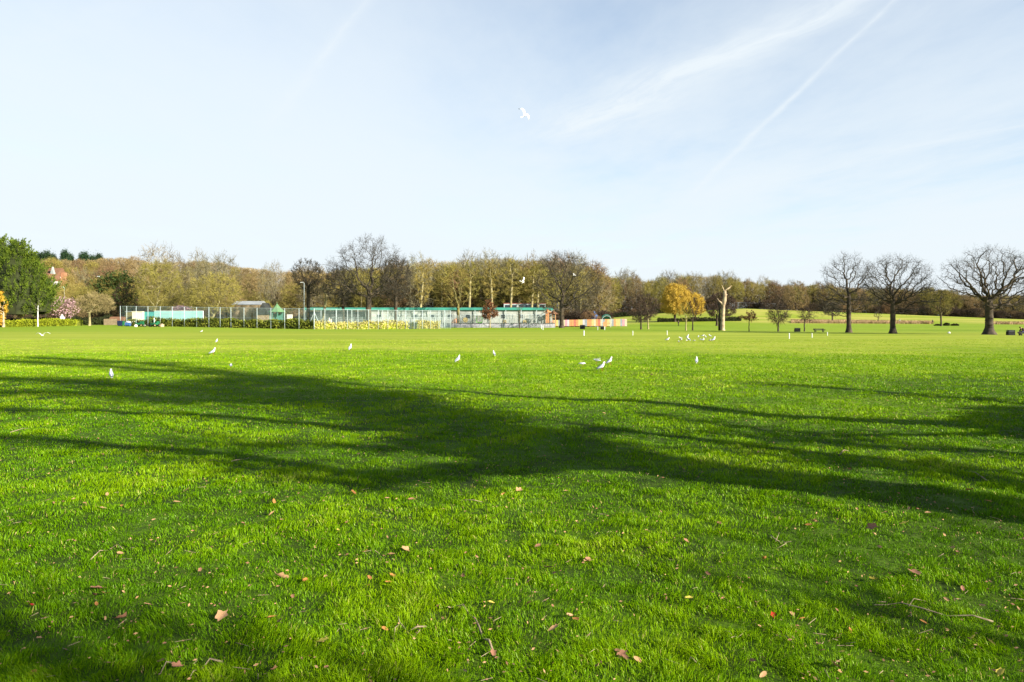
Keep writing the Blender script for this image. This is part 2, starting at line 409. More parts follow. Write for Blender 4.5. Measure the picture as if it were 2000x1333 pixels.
def ground():
    us = np.concatenate([np.linspace(-6, -1.2, 14), np.linspace(-1.1, 1.1, 120), np.linspace(1.2, 6, 14)])
    ys = np.concatenate([[-60, -20, -5, 1], np.geomspace(2, 3000, 170)])
    X, Yg = np.meshgrid(us, ys); Xw = X * np.maximum(Yg, 30)
    Z = height(Xw, Yg)
    V = np.stack([Xw, Yg, Z], -1).reshape(-1, 3); w = len(us)
    q = [[r*w + c, r*w + c + 1, (r+1)*w + c + 1, (r+1)*w + c] for r in range(len(ys) - 1) for c in range(w - 1)]
    m = bpy.data.materials.new('lawn'); m.use_nodes = True; nt = m.node_tree; N = nt.nodes; L = nt.links; b = N['Principled BSDF']
    b.inputs['Roughness'].default_value = .9; b.inputs['Specular IOR Level'].default_value = .1
    g = N.new('ShaderNodeNewGeometry'); sep = N.new('ShaderNodeSeparateXYZ'); L.new(g.outputs['Position'], sep.inputs[0])
    def noise(scale, det=4, vec=None, st=None):
        n = N.new('ShaderNodeTexNoise'); n.inputs['Scale'].default_value = scale; n.inputs['Detail'].default_value = det
        if st:
            mp = N.new('ShaderNodeMapping'); mp.inputs['Scale'].default_value = st; L.new(g.outputs['Position'], mp.inputs[0]); L.new(mp.outputs[0], n.inputs['Vector'])
        else: L.new(g.outputs['Position'], n.inputs['Vector'])
        return n.outputs['Fac']
    def mixc(f, a, bb):
        n = N.new('ShaderNodeMix'); n.data_type = 'RGBA'
        if isinstance(f, float): n.inputs[0].default_value = f
        else: L.new(f, n.inputs[0])
        for i, c in ((6, a), (7, bb)):
            if isinstance(c, tuple): n.inputs[i].default_value = (*c, 1)
            else: L.new(c, n.inputs[i])
        return n.outputs[2]
    def mr(v, a, bb, c=0., d=1.):
        n = N.new('ShaderNodeMapRange'); n.interpolation_type = 'SMOOTHSTEP'; L.new(v, n.inputs['Value'])
        for i, x in zip(('From Min', 'From Max', 'To Min', 'To Max'), (a, bb, c, d)): n.inputs[i].default_value = x
        return n.outputs['Result']
    # mown outfield beyond a wavering edge, darker rough turf on this side of it
    wob = mr(noise(.08, 3), .3, .7, -7, 7); add = N.new('ShaderNodeMath'); add.operation = 'ADD'; L.new(sep.outputs['Y'], add.inputs[0]); L.new(wob, add.inputs[1])
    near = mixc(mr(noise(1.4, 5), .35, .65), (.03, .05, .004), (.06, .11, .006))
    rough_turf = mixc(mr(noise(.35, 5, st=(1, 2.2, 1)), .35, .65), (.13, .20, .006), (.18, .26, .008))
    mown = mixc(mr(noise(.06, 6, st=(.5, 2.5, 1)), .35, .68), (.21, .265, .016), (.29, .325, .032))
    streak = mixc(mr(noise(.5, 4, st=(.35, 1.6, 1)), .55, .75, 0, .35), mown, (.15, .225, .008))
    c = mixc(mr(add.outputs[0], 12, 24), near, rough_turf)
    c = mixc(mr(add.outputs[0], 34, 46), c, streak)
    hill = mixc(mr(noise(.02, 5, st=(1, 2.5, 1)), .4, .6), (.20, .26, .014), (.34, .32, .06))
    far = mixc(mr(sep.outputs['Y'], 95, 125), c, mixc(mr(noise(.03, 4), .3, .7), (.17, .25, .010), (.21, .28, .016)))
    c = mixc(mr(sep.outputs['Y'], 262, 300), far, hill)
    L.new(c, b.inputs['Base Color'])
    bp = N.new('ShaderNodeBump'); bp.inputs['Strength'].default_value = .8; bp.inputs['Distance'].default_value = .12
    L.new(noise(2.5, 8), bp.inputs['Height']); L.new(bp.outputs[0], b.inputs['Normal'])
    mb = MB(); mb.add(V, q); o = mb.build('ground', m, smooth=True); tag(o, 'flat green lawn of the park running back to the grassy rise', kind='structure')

def grass():
    rng = np.random.default_rng(5)
    D0 = 15500; Ya, Yb = 2.5, 66
    N = int(D0 * 3.4**2 * 1.72 * math.log(Yb / Ya))
    Yr = Ya * (Yb / Ya) ** rng.random(N); u = rng.uniform(-.86, .86, N); X = u * Yr
    cl = value_noise(X * 5, Yr * 5, 1); cl2 = value_noise(X * 1.3, Yr * 1.3, 2); cl3 = value_noise(X * 13, Yr * 13, 7); cl4 = value_noise(X * 7.3 + 3, Yr * 7.3, 17)
    bare = value_noise(X * 2.2 + 40, Yr * 2.2, 3)
    keep = (rng.random(N) < .36 + .75 * (.35 * cl + .65 * cl4) * (.55 + .9 * cl3)) & ~((bare > .93) & (rng.random(N) < .7))
    X, Yr, cl, cl2, cl3, cl4 = X[keep], Yr[keep], cl[keep], cl2[keep], cl3[keep], cl4[keep]; N = len(X)
    mown = ss(Yr + 6 * value_noise(X * .1, Yr * .1, 4), 34, 46)
    h = (.013 + .026 * cl * rng.uniform(.5, 1.15, N) + .028 * ss(cl4, .3, .85) * rng.uniform(.55, 1.1, N) + .014 * cl3) * (.65 + .6 * cl2) * (1 - .5 * mown)
    w = np.maximum(.0015, .0004 * Yr) * rng.uniform(.7, 1.35, N)
    th = value_noise(X * 3, Yr * 3, 9) * 12 + rng.normal(size=N) * .9
    ln = rng.uniform(.15, 1.25, N)
    lod = 0
    d = np.stack([np.cos(th), np.sin(th)], 1)
    fa = rng.uniform(0, math.pi, N); f = np.stack([np.cos(fa), np.sin(fa)], 1)
    base = np.stack([X, Yr, height(X, Yr) - .004], 1)
    mid = base.copy(); mid[:, :2] += d * (h * ln * .35)[:, None]; mid[:, 2] += h * .62
    tip = base.copy(); tip[:, :2] += d * (h * ln * 1.05)[:, None]; tip[:, 2] += h * (1.05 - .35 * ln)
    W = np.zeros((N, 3)); W[:, :2] = f * w[:, None]
    V = np.stack([base - W, base + W, mid + W * .85, mid - W * .85, tip], 1).reshape(-1, 3)
    k = np.arange(N)[:, None] * 5
    mb = MB(); mb.add(V, k + np.array([0, 1, 2, 3]), k + np.array([3, 2, 4]))
    m = bpy.data.materials.new('grass_blades'); m.use_nodes = True; nt = m.node_tree; NN = nt.nodes; L = nt.links
    for n in list(NN): NN.remove(n)
    at = NN.new('ShaderNodeAttribute'); at.attribute_name = 'tone'
    ra = NN.new('ShaderNodeValToRGB'); cr = ra.color_ramp
    cr.elements[0].color = (.015, .046, .001, 1); cr.elements[1].position = .95; cr.elements[1].color = (.40, .34, .10, 1)
    e = cr.elements.new(.45); e.color = (.086, .204, .001, 1); e = cr.elements.new(.86); e.color = (.225, .352, .002, 1)
    L.new(at.outputs['Fac'], ra.inputs['Fac'])
    df = NN.new('ShaderNodeBsdfDiffuse'); tr = NN.new('ShaderNodeBsdfTranslucent'); gl = NN.new('ShaderNodeBsdfGlossy'); gl.inputs['Roughness'].default_value = .38
    gl.inputs['Color'].default_value = (.75, .85, .45, 1)
    L.new(ra.outputs[0], df.inputs[0]); L.new(ra.outputs[0], tr.inputs[0])
    m1 = NN.new('ShaderNodeMixShader'); m1.inputs[0].default_value = .28; m2 = NN.new('ShaderNodeMixShader'); m2.inputs[0].default_value = .012
    L.new(df.outputs[0], m1.inputs[1]); L.new(tr.outputs[0], m1.inputs[2]); L.new(m1.outputs[0], m2.inputs[1]); L.new(gl.outputs[0], m2.inputs[2])
    ou = NN.new('ShaderNodeOutputMaterial'); L.new(m2.outputs[0], ou.inputs[0])
    o = mb.build('grass', m); tag(o, 'short rough turf of fine green grass blades in the foreground', 'grass', kind='stuff')
    tone = np.clip(-.04 + .14 * cl4 + .18 * value_noise(X * .45 + 9, Yr * .45, 21) + .45 * cl2 + .42 * rng.random(N) * (.5 + .5 * cl) + .2 * mown + .12 * ss(Yr, 8, 30), 0, .9)
    tone = np.where(rng.random(N) < .012, .96, tone)
    a = o.data.attributes.new('tone', 'FLOAT', 'POINT'); a.data.foreach_set('value', np.repeat(tone, 5).astype(np.float32))

ground(); grass()

# ------------------------------------------------------------------ sun direction (light travels along AZ, falling at EL)
AZ = np.array([-.82, .572]); EL = R(21.5)

# ------------------------------------------------------------------ the trees beside and behind the camera that shade the turf
def G(px, py):
    Y = yrow(py); return np.array([wx(px, Y), Y])
def shade_tree(base, strokes, clumps, label, seed, trunk_h=None):
    """limbs placed along sun rays over the ground they shade"""
    rng = np.random.default_rng(seed); B = np.array(base, float); root = empty('shade_tree', (B[0], B[1], 0), label, 'tree')
    tr = MB(); cr = MB(); T = math.tan(EL)
    def lift(g, off):
        s = float(np.dot(g - B, AZ)) - off; h = max(.0, s * T)
        p = g - AZ * (h / T); return np.array([p[0] - B[0], p[1] - B[1], h])
    for pts, r0, r1, off, tw, tl in strokes:
        P = [lift(g if isinstance(g, np.ndarray) else G(*g), off * i / max(1, len(pts) - 1)) for i, g in enumerate(pts)]
        # resample and wobble
        P = np.array(P); t = np.linspace(0, len(P) - 1, len(P) * 4 - 3)
        Q = np.stack([np.interp(t, np.arange(len(P)), P[:, k]) for k in range(3)], 1)
        Q[1:-1] += rng.normal(size=(len(Q) - 2, 3)) * .05
        rr = np.linspace(r0, r1, len(Q)); tr.tube(Q, rr, 8)
        n = tw; a = rng.random(n) ** .6 * (len(Q) - 1.001); i = a.astype(int); f = (a - i)[:, None]
        o = Q[i] * (1 - f) + Q[i + 1] * f
        d = nrm(rng.normal(size=(n, 3)) * .8 + nrm(Q[i + 1] - Q[i]) * .7 + [0, 0, .2]); e = o + d * tl * rng.uniform(.4, 1.2, (n, 1))
        cr.segs(o, e, .028, .010, 3)
        for k in range(5):
            q = o + (e - o) * rng.uniform(.2, 1, (n, 1)); e2 = q + nrm(d + rng.normal(size=(n, 3)) * .7) * tl * .45 * rng.uniform(.4, 1, (n, 1))
            cr.segs(q, e2, .013, .006, 3)
    lf = MB()
    for (px, py, rx, rz, off, n) in clumps:
        c = lift(G(px, py), off); q = c + rng.normal(size=(n, 3)) * np.array([rx, rx, rz]) * .55
        u = nrm(rng.normal(size=(n, 3))) * .09; v = nrm(np.cross(u, rng.normal(size=(n, 3)))) * .06; lf.quads(q, u, v)
    tr.build('trunk', M['oak_bark'], root, True); cr.build('crown', M['oak_twig'], root)
    if clumps: lf.build('ivy', M['ivy'], root)
B1 = G(2000, 1004) - AZ * 7.5
shade_tree(B1, [
    ([B1, (2000, 1004), (1500, 938), (1200, 895), (1000, 868)], .55, .42, 0, 60, 1.2),
    ([(1230, 897), (1120, 870), (900, 822), (700, 765), (450, 733), (200, 716), (0, 706), (-200, 700)], .42, .08, 2, 560, 1.7),
    ([(1050, 870), (820, 806), (600, 772), (380, 760), (100, 746), (-250, 735)], .34, .08, -1, 560, 1.7),
    ([(1000, 868), (800, 842), (650, 832), (450, 815), (200, 806), (0, 800), (-250, 795)], .22, .05, -1.5, 90, 1.0),
    ([(1230, 900), (1050, 905), (880, 922), (700, 936), (560, 906), (400, 886), (200, 871), (0, 858), (-200, 850)], .26, .04, 1, 110, .7),
    ([(1000, 905), (860, 880), (620, 868), (420, 866)], .14, .03, -2, 60, .8),
    ([(880, 922), (700, 950), (560, 935), (450, 905)], .12, .03, 1, 50, .6),
    ([(900, 822), (760, 800), (620, 790), (430, 782), (180, 772), (-100, 765)], .2, .05, 3, 340, 1.6),
    ([(1230, 897), (1060, 850), (960, 848), (800, 836)], .25, .12, 1.5, 40, .6),
    ([(700, 765), (560, 748), (400, 722), (250, 708), (80, 700)], .2, .06, 0, 320, 1.6),
], [(1060, 872, .6, .25, 0, 1500), (940, 862, .8, .25, 0, 2400), (820, 812, .9, .35, 0, 2400), (680, 775, 1.4, .6, 0, 3200), (500, 745, 1.6, .6, 0, 3000)], 'broad bare tree beside the photographer that shades the turf', 11)
B2 = G(2000, 838) - AZ * 6.5
shade_tree(B2, [
    ([B2, (2080, 850), (1900, 832), (1750, 826), (1500, 812), (1250, 786), (1000, 772), (750, 756), (550, 738)], .42, .06, 1, 110, .6),
    ([(2080, 850), (1850, 850), (1650, 852), (1450, 832), (1280, 810)], .10, .03, -1, 60, .6),
    ([(2100, 800), (1950, 786), (1800, 773), (1650, 760), (1500, 752)], .12, .03, 2, 70, .8),
    ([(2150, 985), (1950, 945), (1750, 905), (1550, 882), (1350, 856), (1180, 842), (1050, 850)], .24, .10, 0, 80, .5),
    ([(2150, 905), (1950, 885), (1750, 875), (1600, 860), (1450, 850)], .12, .03, 0, 80, .7),
    ([(2100, 940), (1900, 920), (1750, 915), (1600, 900)], .10, .02, 0, 60, .8),
], [(1885, 832, .25, .08, 0, 500), (1935, 824, .3, .12, 0, 1100), (1985, 815, .35, .16, 0, 1800), (2040, 806, .5, .25, 0, 3000), (1950, 842, .3, .10, 0, 1400), (2010, 838, .4, .2, 0, 2200), (2070, 832, .5, .3, 0, 3000), (2030, 855, .35, .12, 0, 1400)], 'ivy clad bare tree just beyond the right edge that shades the turf', 12)

B3 = G(60, 1150) - AZ * 15
shade_tree(B3, [
    ([B3, B3 + AZ * 6, B3 + AZ * 10, (330, 1480), (120, 1340), (-120, 1210)], .2, .03, 0, 26, .9),
    ([B3 + AZ * 8, (620, 1470), (400, 1400), (150, 1290), (-60, 1190)], .05, .015, 1, 26, .8),
    ([B3 + AZ * 8, (1300, 1500), (900, 1420), (620, 1360), (420, 1310)], .04, .015, 1, 14, .7),
    ([B3 + AZ * 7, (2300, 1320), (2000, 1260), (1750, 1200), (1550, 1150)], .03, .012, -1, 16, .7),
], [], 'bare tree behind the photographer whose twigs shade the bottom of the view', 13)

# ------------------------------------------------------------------ woodland prototypes and their copies
def proto(seed, H, Rx, z0, bark, twig, top=.35, r=.28, **kw):
    root = empty('woodland_tree', (0, 0, 0), 'x', 'tree'); rng = np.random.default_rng(seed)
    ells = [(0, 0, (H + z0) / 2, Rx, Rx, (H - z0) / 2), (rng.uniform(-.3, .3) * Rx, 0, H * .72, Rx * .75, Rx * .75, H * .26)]
    a = dict(n_attr=440, step=1.0, kill=1.3, twigs=12, tl=1.7, tw=.036, tap=1.1, split=.09, tipr=.03, sides=4); a.update(kw)
    grow_tree(root, rng, ells, H * top, r, bark, twig, **a); return root
PR = {
 'olive': [proto(21, 16, 5.2, 2.0, 'moss_bark', 'olive_twig'), proto(22, 17, 4.4, 2.4, 'moss_bark', 'olive_twig')],
 'brown': [proto(23, 15, 5.0, 2.0, 'oak_bark', 'brown_twig'), proto(24, 17, 4.6, 2.5, 'oak_bark', 'brown_twig')],
 'grey': [proto(25, 17, 4.8, 3, 'oak_bark', 'grey_twig', twigs=5), proto(26, 18, 5.5, 4, 'oak_bark', 'grey_twig', twigs=4)],
 'slim': [proto(27, 19, 2.7, 5, 'pale_bark', 'olive_twig', top=.75, r=.24, twigs=5, up=.6), proto(28, 20, 2.9, 7, 'pale_bark', 'olive_twig', top=.8, r=.2, twigs=5, up=.6)],
 'ivy': [proto(29, 13, 3.8, 1.5, 'oak_bark', 'olive_twig', leaf='ivy', leafn=6000, leafs=.26)],
 'shrub': [proto(30, 5, 3.2, .3, 'oak_bark', 'dark_twig', top=.15, r=.09, n_attr=220, step=.5, kill=.7, tl=.9, twigs=10, tw=.03), proto(31, 6, 2.8, .3, 'oak_bark', 'brown_twig', top=.15, r=.09, n_attr=220, step=.5, kill=.7, tl=.9, twigs=8, tw=.03)],
 'pine': [proto(32, 15, 3.2, 4, 'oak_bark', 'dark_twig', top=.8, r=.25, leaf='pine', leafn=9000, leafs=.3, twigs=2)],
}
used = set()
def plant(kind, px, Y, top_row=None, H=None, label='', group=None, rng=random, name='woodland_tree', wid=1.0):
    p = rng.choice(PR[kind]); loc = pos(px, Y)
    h0 = {'olive': 16.5, 'brown': 16, 'grey': 17.5, 'slim': 19.5, 'ivy': 13, 'shrub': 5.5, 'pine': 15}[kind]
    if top_row is not None: H = wz(top_row, Y) - loc[2]
    s = max(.25, H / h0)
    if p in used: o = copy_tree(p)
    else: o = p; used.add(p)
    o.name = name
    o.location = loc; o.rotation_euler = (0, 0, rng.uniform(0, 6.28)); o.scale = (s * wid, s * wid, s)
    tag(o, label, 'tree' if kind != 'shrub' else 'shrub', group); return o
rd = random.Random(77)
# wood behind the pavilion and playground
TOPS1 = lambda x: np.interp(x, [560, 640, 700, 800, 830, 900, 1000, 1060, 1150, 1180], [535, 530, 520, 516, 505, 506, 503, 506, 515, 535])
LW = 'bare olive-brown tree in the wood behind the long pale pavilion'
for row, (Y, n) in enumerate([(211, 24), (226, 24), (243, 24)]):
    for i in range(n):
        px = 560 + (1180 - 560) * (i + rd.random() * .8) / n
        k = rd.choices(['olive', 'brown', 'slim', 'grey'], [5, 1.5, 5, 1] if px > 800 else [4, 3, 1.5, 2])[0]
        plant(k, px, Y + rd.uniform(-4, 4), top_row=float(TOPS1(px)) + rd.uniform(-1, 9) + (10 if row == 0 else 0), label=LW, group='trees of the wood behind the pavilion', rng=rd, wid=1.15)
# wooded hill on the left
TOPS2 = lambda x: np.interp(x, [-60, 60, 110, 160, 230, 300, 420, 470, 520, 620, 680], [500, 500, 506, 506, 500, 508, 508, 520, 526, 530, 540])
LH = 'bare brown and olive tree on the wooded hill at the left'
for row, (Y, n, dz) in enumerate([(205, 14, 62), (228, 17, 42), (268, 19, 26), (325, 22, 12), (400, 26, 0)]):
    for i in range(n):
        px = -60 + 720 * (i + rd.random() * .8) / n
        if px > 560 and Y < 240: continue
        if 70 < px < 135 and 230 < Y < 330: continue
        k = rd.choices(['olive', 'brown', 'grey', 'ivy', 'slim'], [4, 5.5, .6, .5, 1] if Y > 240 else [6, 2, .5, .8, 1])[0]
        top = float(TOPS2(px)) + dz * .95 + rd.uniform(-6, 8)
        p = pos(px, Y); base = HZ + (CAMH - p[2]) * F / Y
        if base - top < 28: top = base - 40
        plant(k, px, Y + rd.uniform(-6, 6), top_row=top, label=LH, group='trees of the wooded hill', rng=rd, wid=1.2)
for px, t in ((78, 496), (92, 493), (104, 499), (127, 491), (136, 498), (165, 495), (181, 501), (193, 498)):
    plant('pine', px, 440 + rd.uniform(-10, 10), top_row=t, label='dark pine on the skyline of the wooded hill', group='dark pines on the hill skyline', rng=rd, name='pine_tree', wid=rd.uniform(.5, .8))
for px, Y, t in ((92, 236, 556), (112, 233, 560), (126, 238, 553), (78, 238, 548), (98, 250, 546), (138, 240, 540)): plant('brown' if px < 120 else 'olive', px, Y, top_row=t, label='small bare tree just in front of the gabled house', group='trees in front of the gabled house', rng=rd)
# thin tall crowns that stand above the wood
for px, Y, t, w in ((310, 215, 480, .8), (344, 230, 492, .6), (385, 230, 492, .5), (415, 205, 495, .8), (440, 210, 498, .6), (522, 215, 513, .5), (540, 220, 514, .45),
                    (818, 205, 492, .7), (915, 215, 488, .7), (950, 220, 494, .8), (995, 222, 495, .7), (1045, 225, 498, .7), (1075, 222, 500, .6), (1125, 215, 496, .6)):
    plant('grey', px, Y, top_row=t, label='tall grey-brown bare crown rising above the wood', group='taller trees rising above the wood', rng=rd, wid=w * 1.1)
# far wood on the right behind the rise
TOPS3 = lambda x: np.interp(x, [1165, 1210, 1260, 1300, 1360, 1400, 1450, 1500, 1560, 1620, 1700, 1850, 1900, 2060], [538, 536, 546, 542, 536, 536, 546, 552, 556, 560, 562, 566, 576, 574])
LF_ = 'bare tree in the long wood along the far edge of the park'
for row, (Y, n) in enumerate([(462, 46), (488, 46)]):
    for i in range(n):
        px = 1160 + 910 * (i + rd.random() * .8) / n
        if px < 1520: k = rd.choices(['olive', 'brown', 'slim', 'grey', 'ivy'], [5, 1.5, 5, 1.5, 0])[0]
        else: k = rd.choices(['olive', 'brown', 'grey'], [4, 5, 1.5])[0]
        plant(k, px, Y, top_row=float(TOPS3(px)) + rd.uniform(-4, 7), label=LF_, group='trees of the wood at the far edge', rng=rd, wid=.8 if px < 1500 else 1)
for px, t in ((1215, 524), (1228, 527), (1300, 528), (1312, 530), (1350, 530), (1410, 528), (1425, 531), (1490, 540), (1545, 548)):
    plant('grey', px, 500, top_row=t, label='tall grey bare crown above the far wood', group='tall crowns above the far wood', rng=rd, wid=.7)
# shrub belt along the feet of the woods
LS = 'dark leafless shrub at the foot of the woodland'
for (xa, xb, Y, n, t) in ((1140, 2060, 452, 60, 0), (640, 1180, 206, 34, 0), (-40, 640, 198, 34, 0)):
    for i in range(n):
        px = xa + (xb - xa) * (i + rd.random()) / n; Yq = Y + rd.uniform(-4, 4)
        plant('shrub', px, Yq, H=(rd.uniform(4, 7) if Y > 400 else rd.uniform(3, 5.5)), label=LS, group='shrubs along the foot of the woods', rng=rd, name='woodland_shrub', wid=1.3)
for k, ps in PR.items():
    for p in ps:
        if p not in used: plant(k, 1500, 520, H=14, label=LF_, group='trees of the wood at the far edge', rng=rd)
# tangled undergrowth filling the floor of the woods
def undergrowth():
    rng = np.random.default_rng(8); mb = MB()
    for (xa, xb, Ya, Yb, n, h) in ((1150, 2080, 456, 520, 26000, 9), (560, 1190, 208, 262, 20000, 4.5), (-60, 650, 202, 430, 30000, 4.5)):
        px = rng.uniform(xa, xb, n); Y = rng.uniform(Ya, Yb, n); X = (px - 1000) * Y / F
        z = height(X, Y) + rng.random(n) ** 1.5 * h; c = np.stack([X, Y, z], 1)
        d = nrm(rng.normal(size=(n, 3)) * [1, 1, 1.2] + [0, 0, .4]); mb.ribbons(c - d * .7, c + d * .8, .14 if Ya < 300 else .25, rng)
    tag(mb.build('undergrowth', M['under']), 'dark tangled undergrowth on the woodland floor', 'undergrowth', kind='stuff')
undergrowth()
def far_wood():
    rng = np.random.default_rng(18); mb = MB()
    for (xa, xb, Ya, Yb, n, top) in ((1150, 2080, 498, 540, 60000, TOPS3), (560, 1190, 250, 285, 50000, TOPS1), (-60, 660, 410, 450, 40000, TOPS2)):
        px = rng.uniform(xa, xb, n); Y = rng.uniform(Ya, Yb, n); X = (px - 1000) * Y / F; g = height(X, Y)
        wob = 7 * (value_noise(px / 14, px * 0, 3) - .6)
        H = CAMH + (HZ - (top(px) + 5 + wob)) * Y / F - g; z = g + np.maximum(H, 1) * rng.random(n) ** .7; c = np.stack([X, Y, z], 1)
        d = nrm(rng.normal(size=(n, 3)) + [0, 0, .5]); L = 1.1 * Y[:, None] / 450; mb.ribbons(c - d * L, c + d * L, .05 * Y / 300, rng)
    tag(mb.build('distant_wood', M['brown_twig']), 'blurred mass of bare woodland far behind the nearer trees', 'wood', kind='stuff')
far_wood()

# ------------------------------------------------------------------ trees that stand out
hero(720, 642, [(722, 535, 84, 50), (720, 500, 58, 34), (778, 540, 34, 42), (662, 545, 34, 40)], 585, 11, 'oak_bark', 'oak_twig', 'largest bare oak, spreading over the corner of the tennis courts', Y=168, seed=41, name='oak_tree', n_attr=1000, twigs=6, tw=.018, step=.8, kill=1.0, tl=1.5, tap=1.05)
hero(773, 642, [(773, 545, 32, 46)], 580, 7, 'oak_bark', 'oak_twig', 'bare tree just right of the largest oak with a straight dark trunk', Y=172, seed=42, twigs=4)
hero(672, 640, [(665, 560, 34, 42)], 575, 6, 'oak_bark', 'oak_twig', 'dark leaning bare tree just left of the largest oak', Y=172, seed=43, twigs=4, lean=-3)
hero(602, 640, [(600, 535, 32, 30), (612, 560, 26, 20)], 560, 7, 'oak_bark', 'oak_twig', 'gnarled bare tree behind the lamp post and green hut', Y=178, seed=44, twigs=4)
hero(628, 640, [(622, 560, 16, 26)], 580, 5, 'pale_bark', 'pale_twig', 'pale barked leaning tree between the gnarled tree and the oaks', Y=180, seed=45, twigs=2, lean=10, n_attr=200)
hero(1097, 641, [(1107, 558, 70, 48), (1100, 520, 46, 28), (1102, 596, 62, 16)], 590, 9, 'oak_bark', 'oak_twig', 'wide dark bare tree standing in front of the playground', seed=46, name='oak_tree', n_attr=1100, twigs=6, tw=.019, tap=1.0)
hero(895, 640, [(893, 560, 28, 44)], 608, 6, 'moss_bark', 'olive_twig', 'slender mossy tree with forked stems in front of the low lilac wall', Y=182, seed=47, twigs=3, n_attr=260, up=.7)
for i, (px, t, ln) in enumerate(((818, 520, 8), (915, 512, 4), (962, 512, -3), (996, 510, 4), (1036, 515, 6), (1049, 520, 2))):
    hero(px, 641, [(px + ln, t + 34, 22, 42)], t + 30, 5.5, 'pale_bark', 'olive_twig', 'tall pale trunked tree ' + ['leaning behind the yellow hedge', 'right of the slender forked tree', 'directly behind the copper leaved tree', 'between the copper tree and the slide', 'left of the slide, leaning right', 'right of the leaning pale trunk near the slide'][i], Y=196 + i, seed=60 + i, twigs=5, n_attr=260, up=.5, lean=ln)
hero(957, 641, [(957, 612, 19, 11), (956, 600, 14, 12), (955, 590, 7, 8)], 612, 2.2, 'pale_bark', 'dark_twig', 'small tree still holding copper brown leaves', seed=48, name='beech_tree', Y=172, n_attr=200, leaf='copper', leafn=1700, leafs=.17)
hero(1015, 642, [(1015, 605, 9, 24)], 615, 1.8, 'oak_bark', 'grey_twig', 'thin bare sapling in front of the playground railings', seed=49, name='sapling', Y=158, n_attr=120, twigs=3)
hero(1252, 644, [(1250, 603, 30, 27)], 618, 3, 'oak_bark', 'dark_twig', 'rounded bare tree with a dark trunk, left of a matching pair', seed=50, n_attr=420, twigs=7)
hero(1266, 644, [(1266, 600, 22, 28)], 618, 2.6, 'pale_bark', 'dark_twig', 'rounded bare tree with a sunlit trunk, right of a matching pair', Y=146, seed=51, n_attr=350, twigs=6)  # sunlight on this trunk is put into the paler bark colour
hero(1340, 646, [(1338, 608, 16, 20)], 622, 2.4, 'pale_bark', 'olive_twig', 'slim young tree with a sunlit trunk before the golden willows', seed=52, n_attr=220, twigs=5)  # pale bark paints the sunlit look of the trunk
hero(1353, 646, [(1356, 605, 18, 24)], 622, 2.4, 'oak_bark', 'dark_twig', 'slim young tree with a dark trunk before the golden willows', Y=126, seed=53, n_attr=200, twigs=4)
hero(1318, 622, [(1320, 582, 28, 29), (1319, 600, 29, 14)], 600, 5, 'oak_bark', 'gold', 'largest golden willow with a dome of yellow shoots', Y=300, seed=54, name='willow_tree', n_attr=600, twigs=11, droop=.9, up=0, leaf='gold', leafn=9000, leafs=.22, tw=.04)
hero(1358, 622, [(1354, 592, 22, 18), (1356, 603, 21, 11)], 604, 3.5, 'oak_bark', 'gold', 'smaller golden willow to the right of the large one', Y=300, seed=55, name='willow_tree', n_attr=400, twigs=9, droop=.9, up=0, leaf='gold', leafn=6000, leafs=.22, tw=.04)
hero(1400, 636, [(1408, 598, 32, 26)], 615, 4, 'oak_bark', 'dark_twig', 'dark rounded bare tree behind the dead trunk', Y=240, seed=56, n_attr=400, twigs=8)
hero(1520, 648, [(1520, 615, 21, 17), (1520, 592, 14, 14)], 632, 2.6, 'oak_bark', 'dark_twig', 'small dark bare tree left of the black bin', seed=57, n_attr=520, twigs=9, tl=.7, tw=.014)
hero(1571, 648, [(1574, 615, 14, 15)], 633, 2.0, 'oak_bark', 'dark_twig', 'smallest bare tree between the black bin and the bench', seed=58, n_attr=380, twigs=9, tl=.6, tw=.014)
hero(1463, 648, [(1463, 620, 19, 8), (1462, 611, 9, 6)], 626, 1.6, 'oak_bark', 'dark_twig', 'little tiered tree holding dark bronze leaves', seed=59, name='sapling', n_attr=140, leaf='copper', leafn=500, leafs=.1)
hero(1626, 630, [(1625, 604, 20, 15)], 618, 2.6, 'oak_bark', 'grey_twig', 'bare tree at the foot of the grassy rise left of the oaks', Y=290, seed=70, n_attr=200, twigs=4)
hero(1715, 630, [(1715, 614, 9, 9)], 624, 1.6, 'oak_bark', 'grey_twig', 'tiny bare tree on the rise between the first two oaks', Y=290, seed=71, n_attr=100, twigs=3)
hero(1838, 637, [(1838, 592, 22, 26)], 612, 3, 'oak_bark', 'olive_twig', 'olive tinted bare tree between the second and third oaks', Y=230, seed=72, n_attr=300, twigs=5)
hero(1555, 634, [(1556, 580, 26, 30)], 600, 3, 'oak_bark', 'brown_twig', 'russet bare tree behind the small trees near the bin', Y=420, seed=73, n_attr=300, twigs=5, tw=.07)
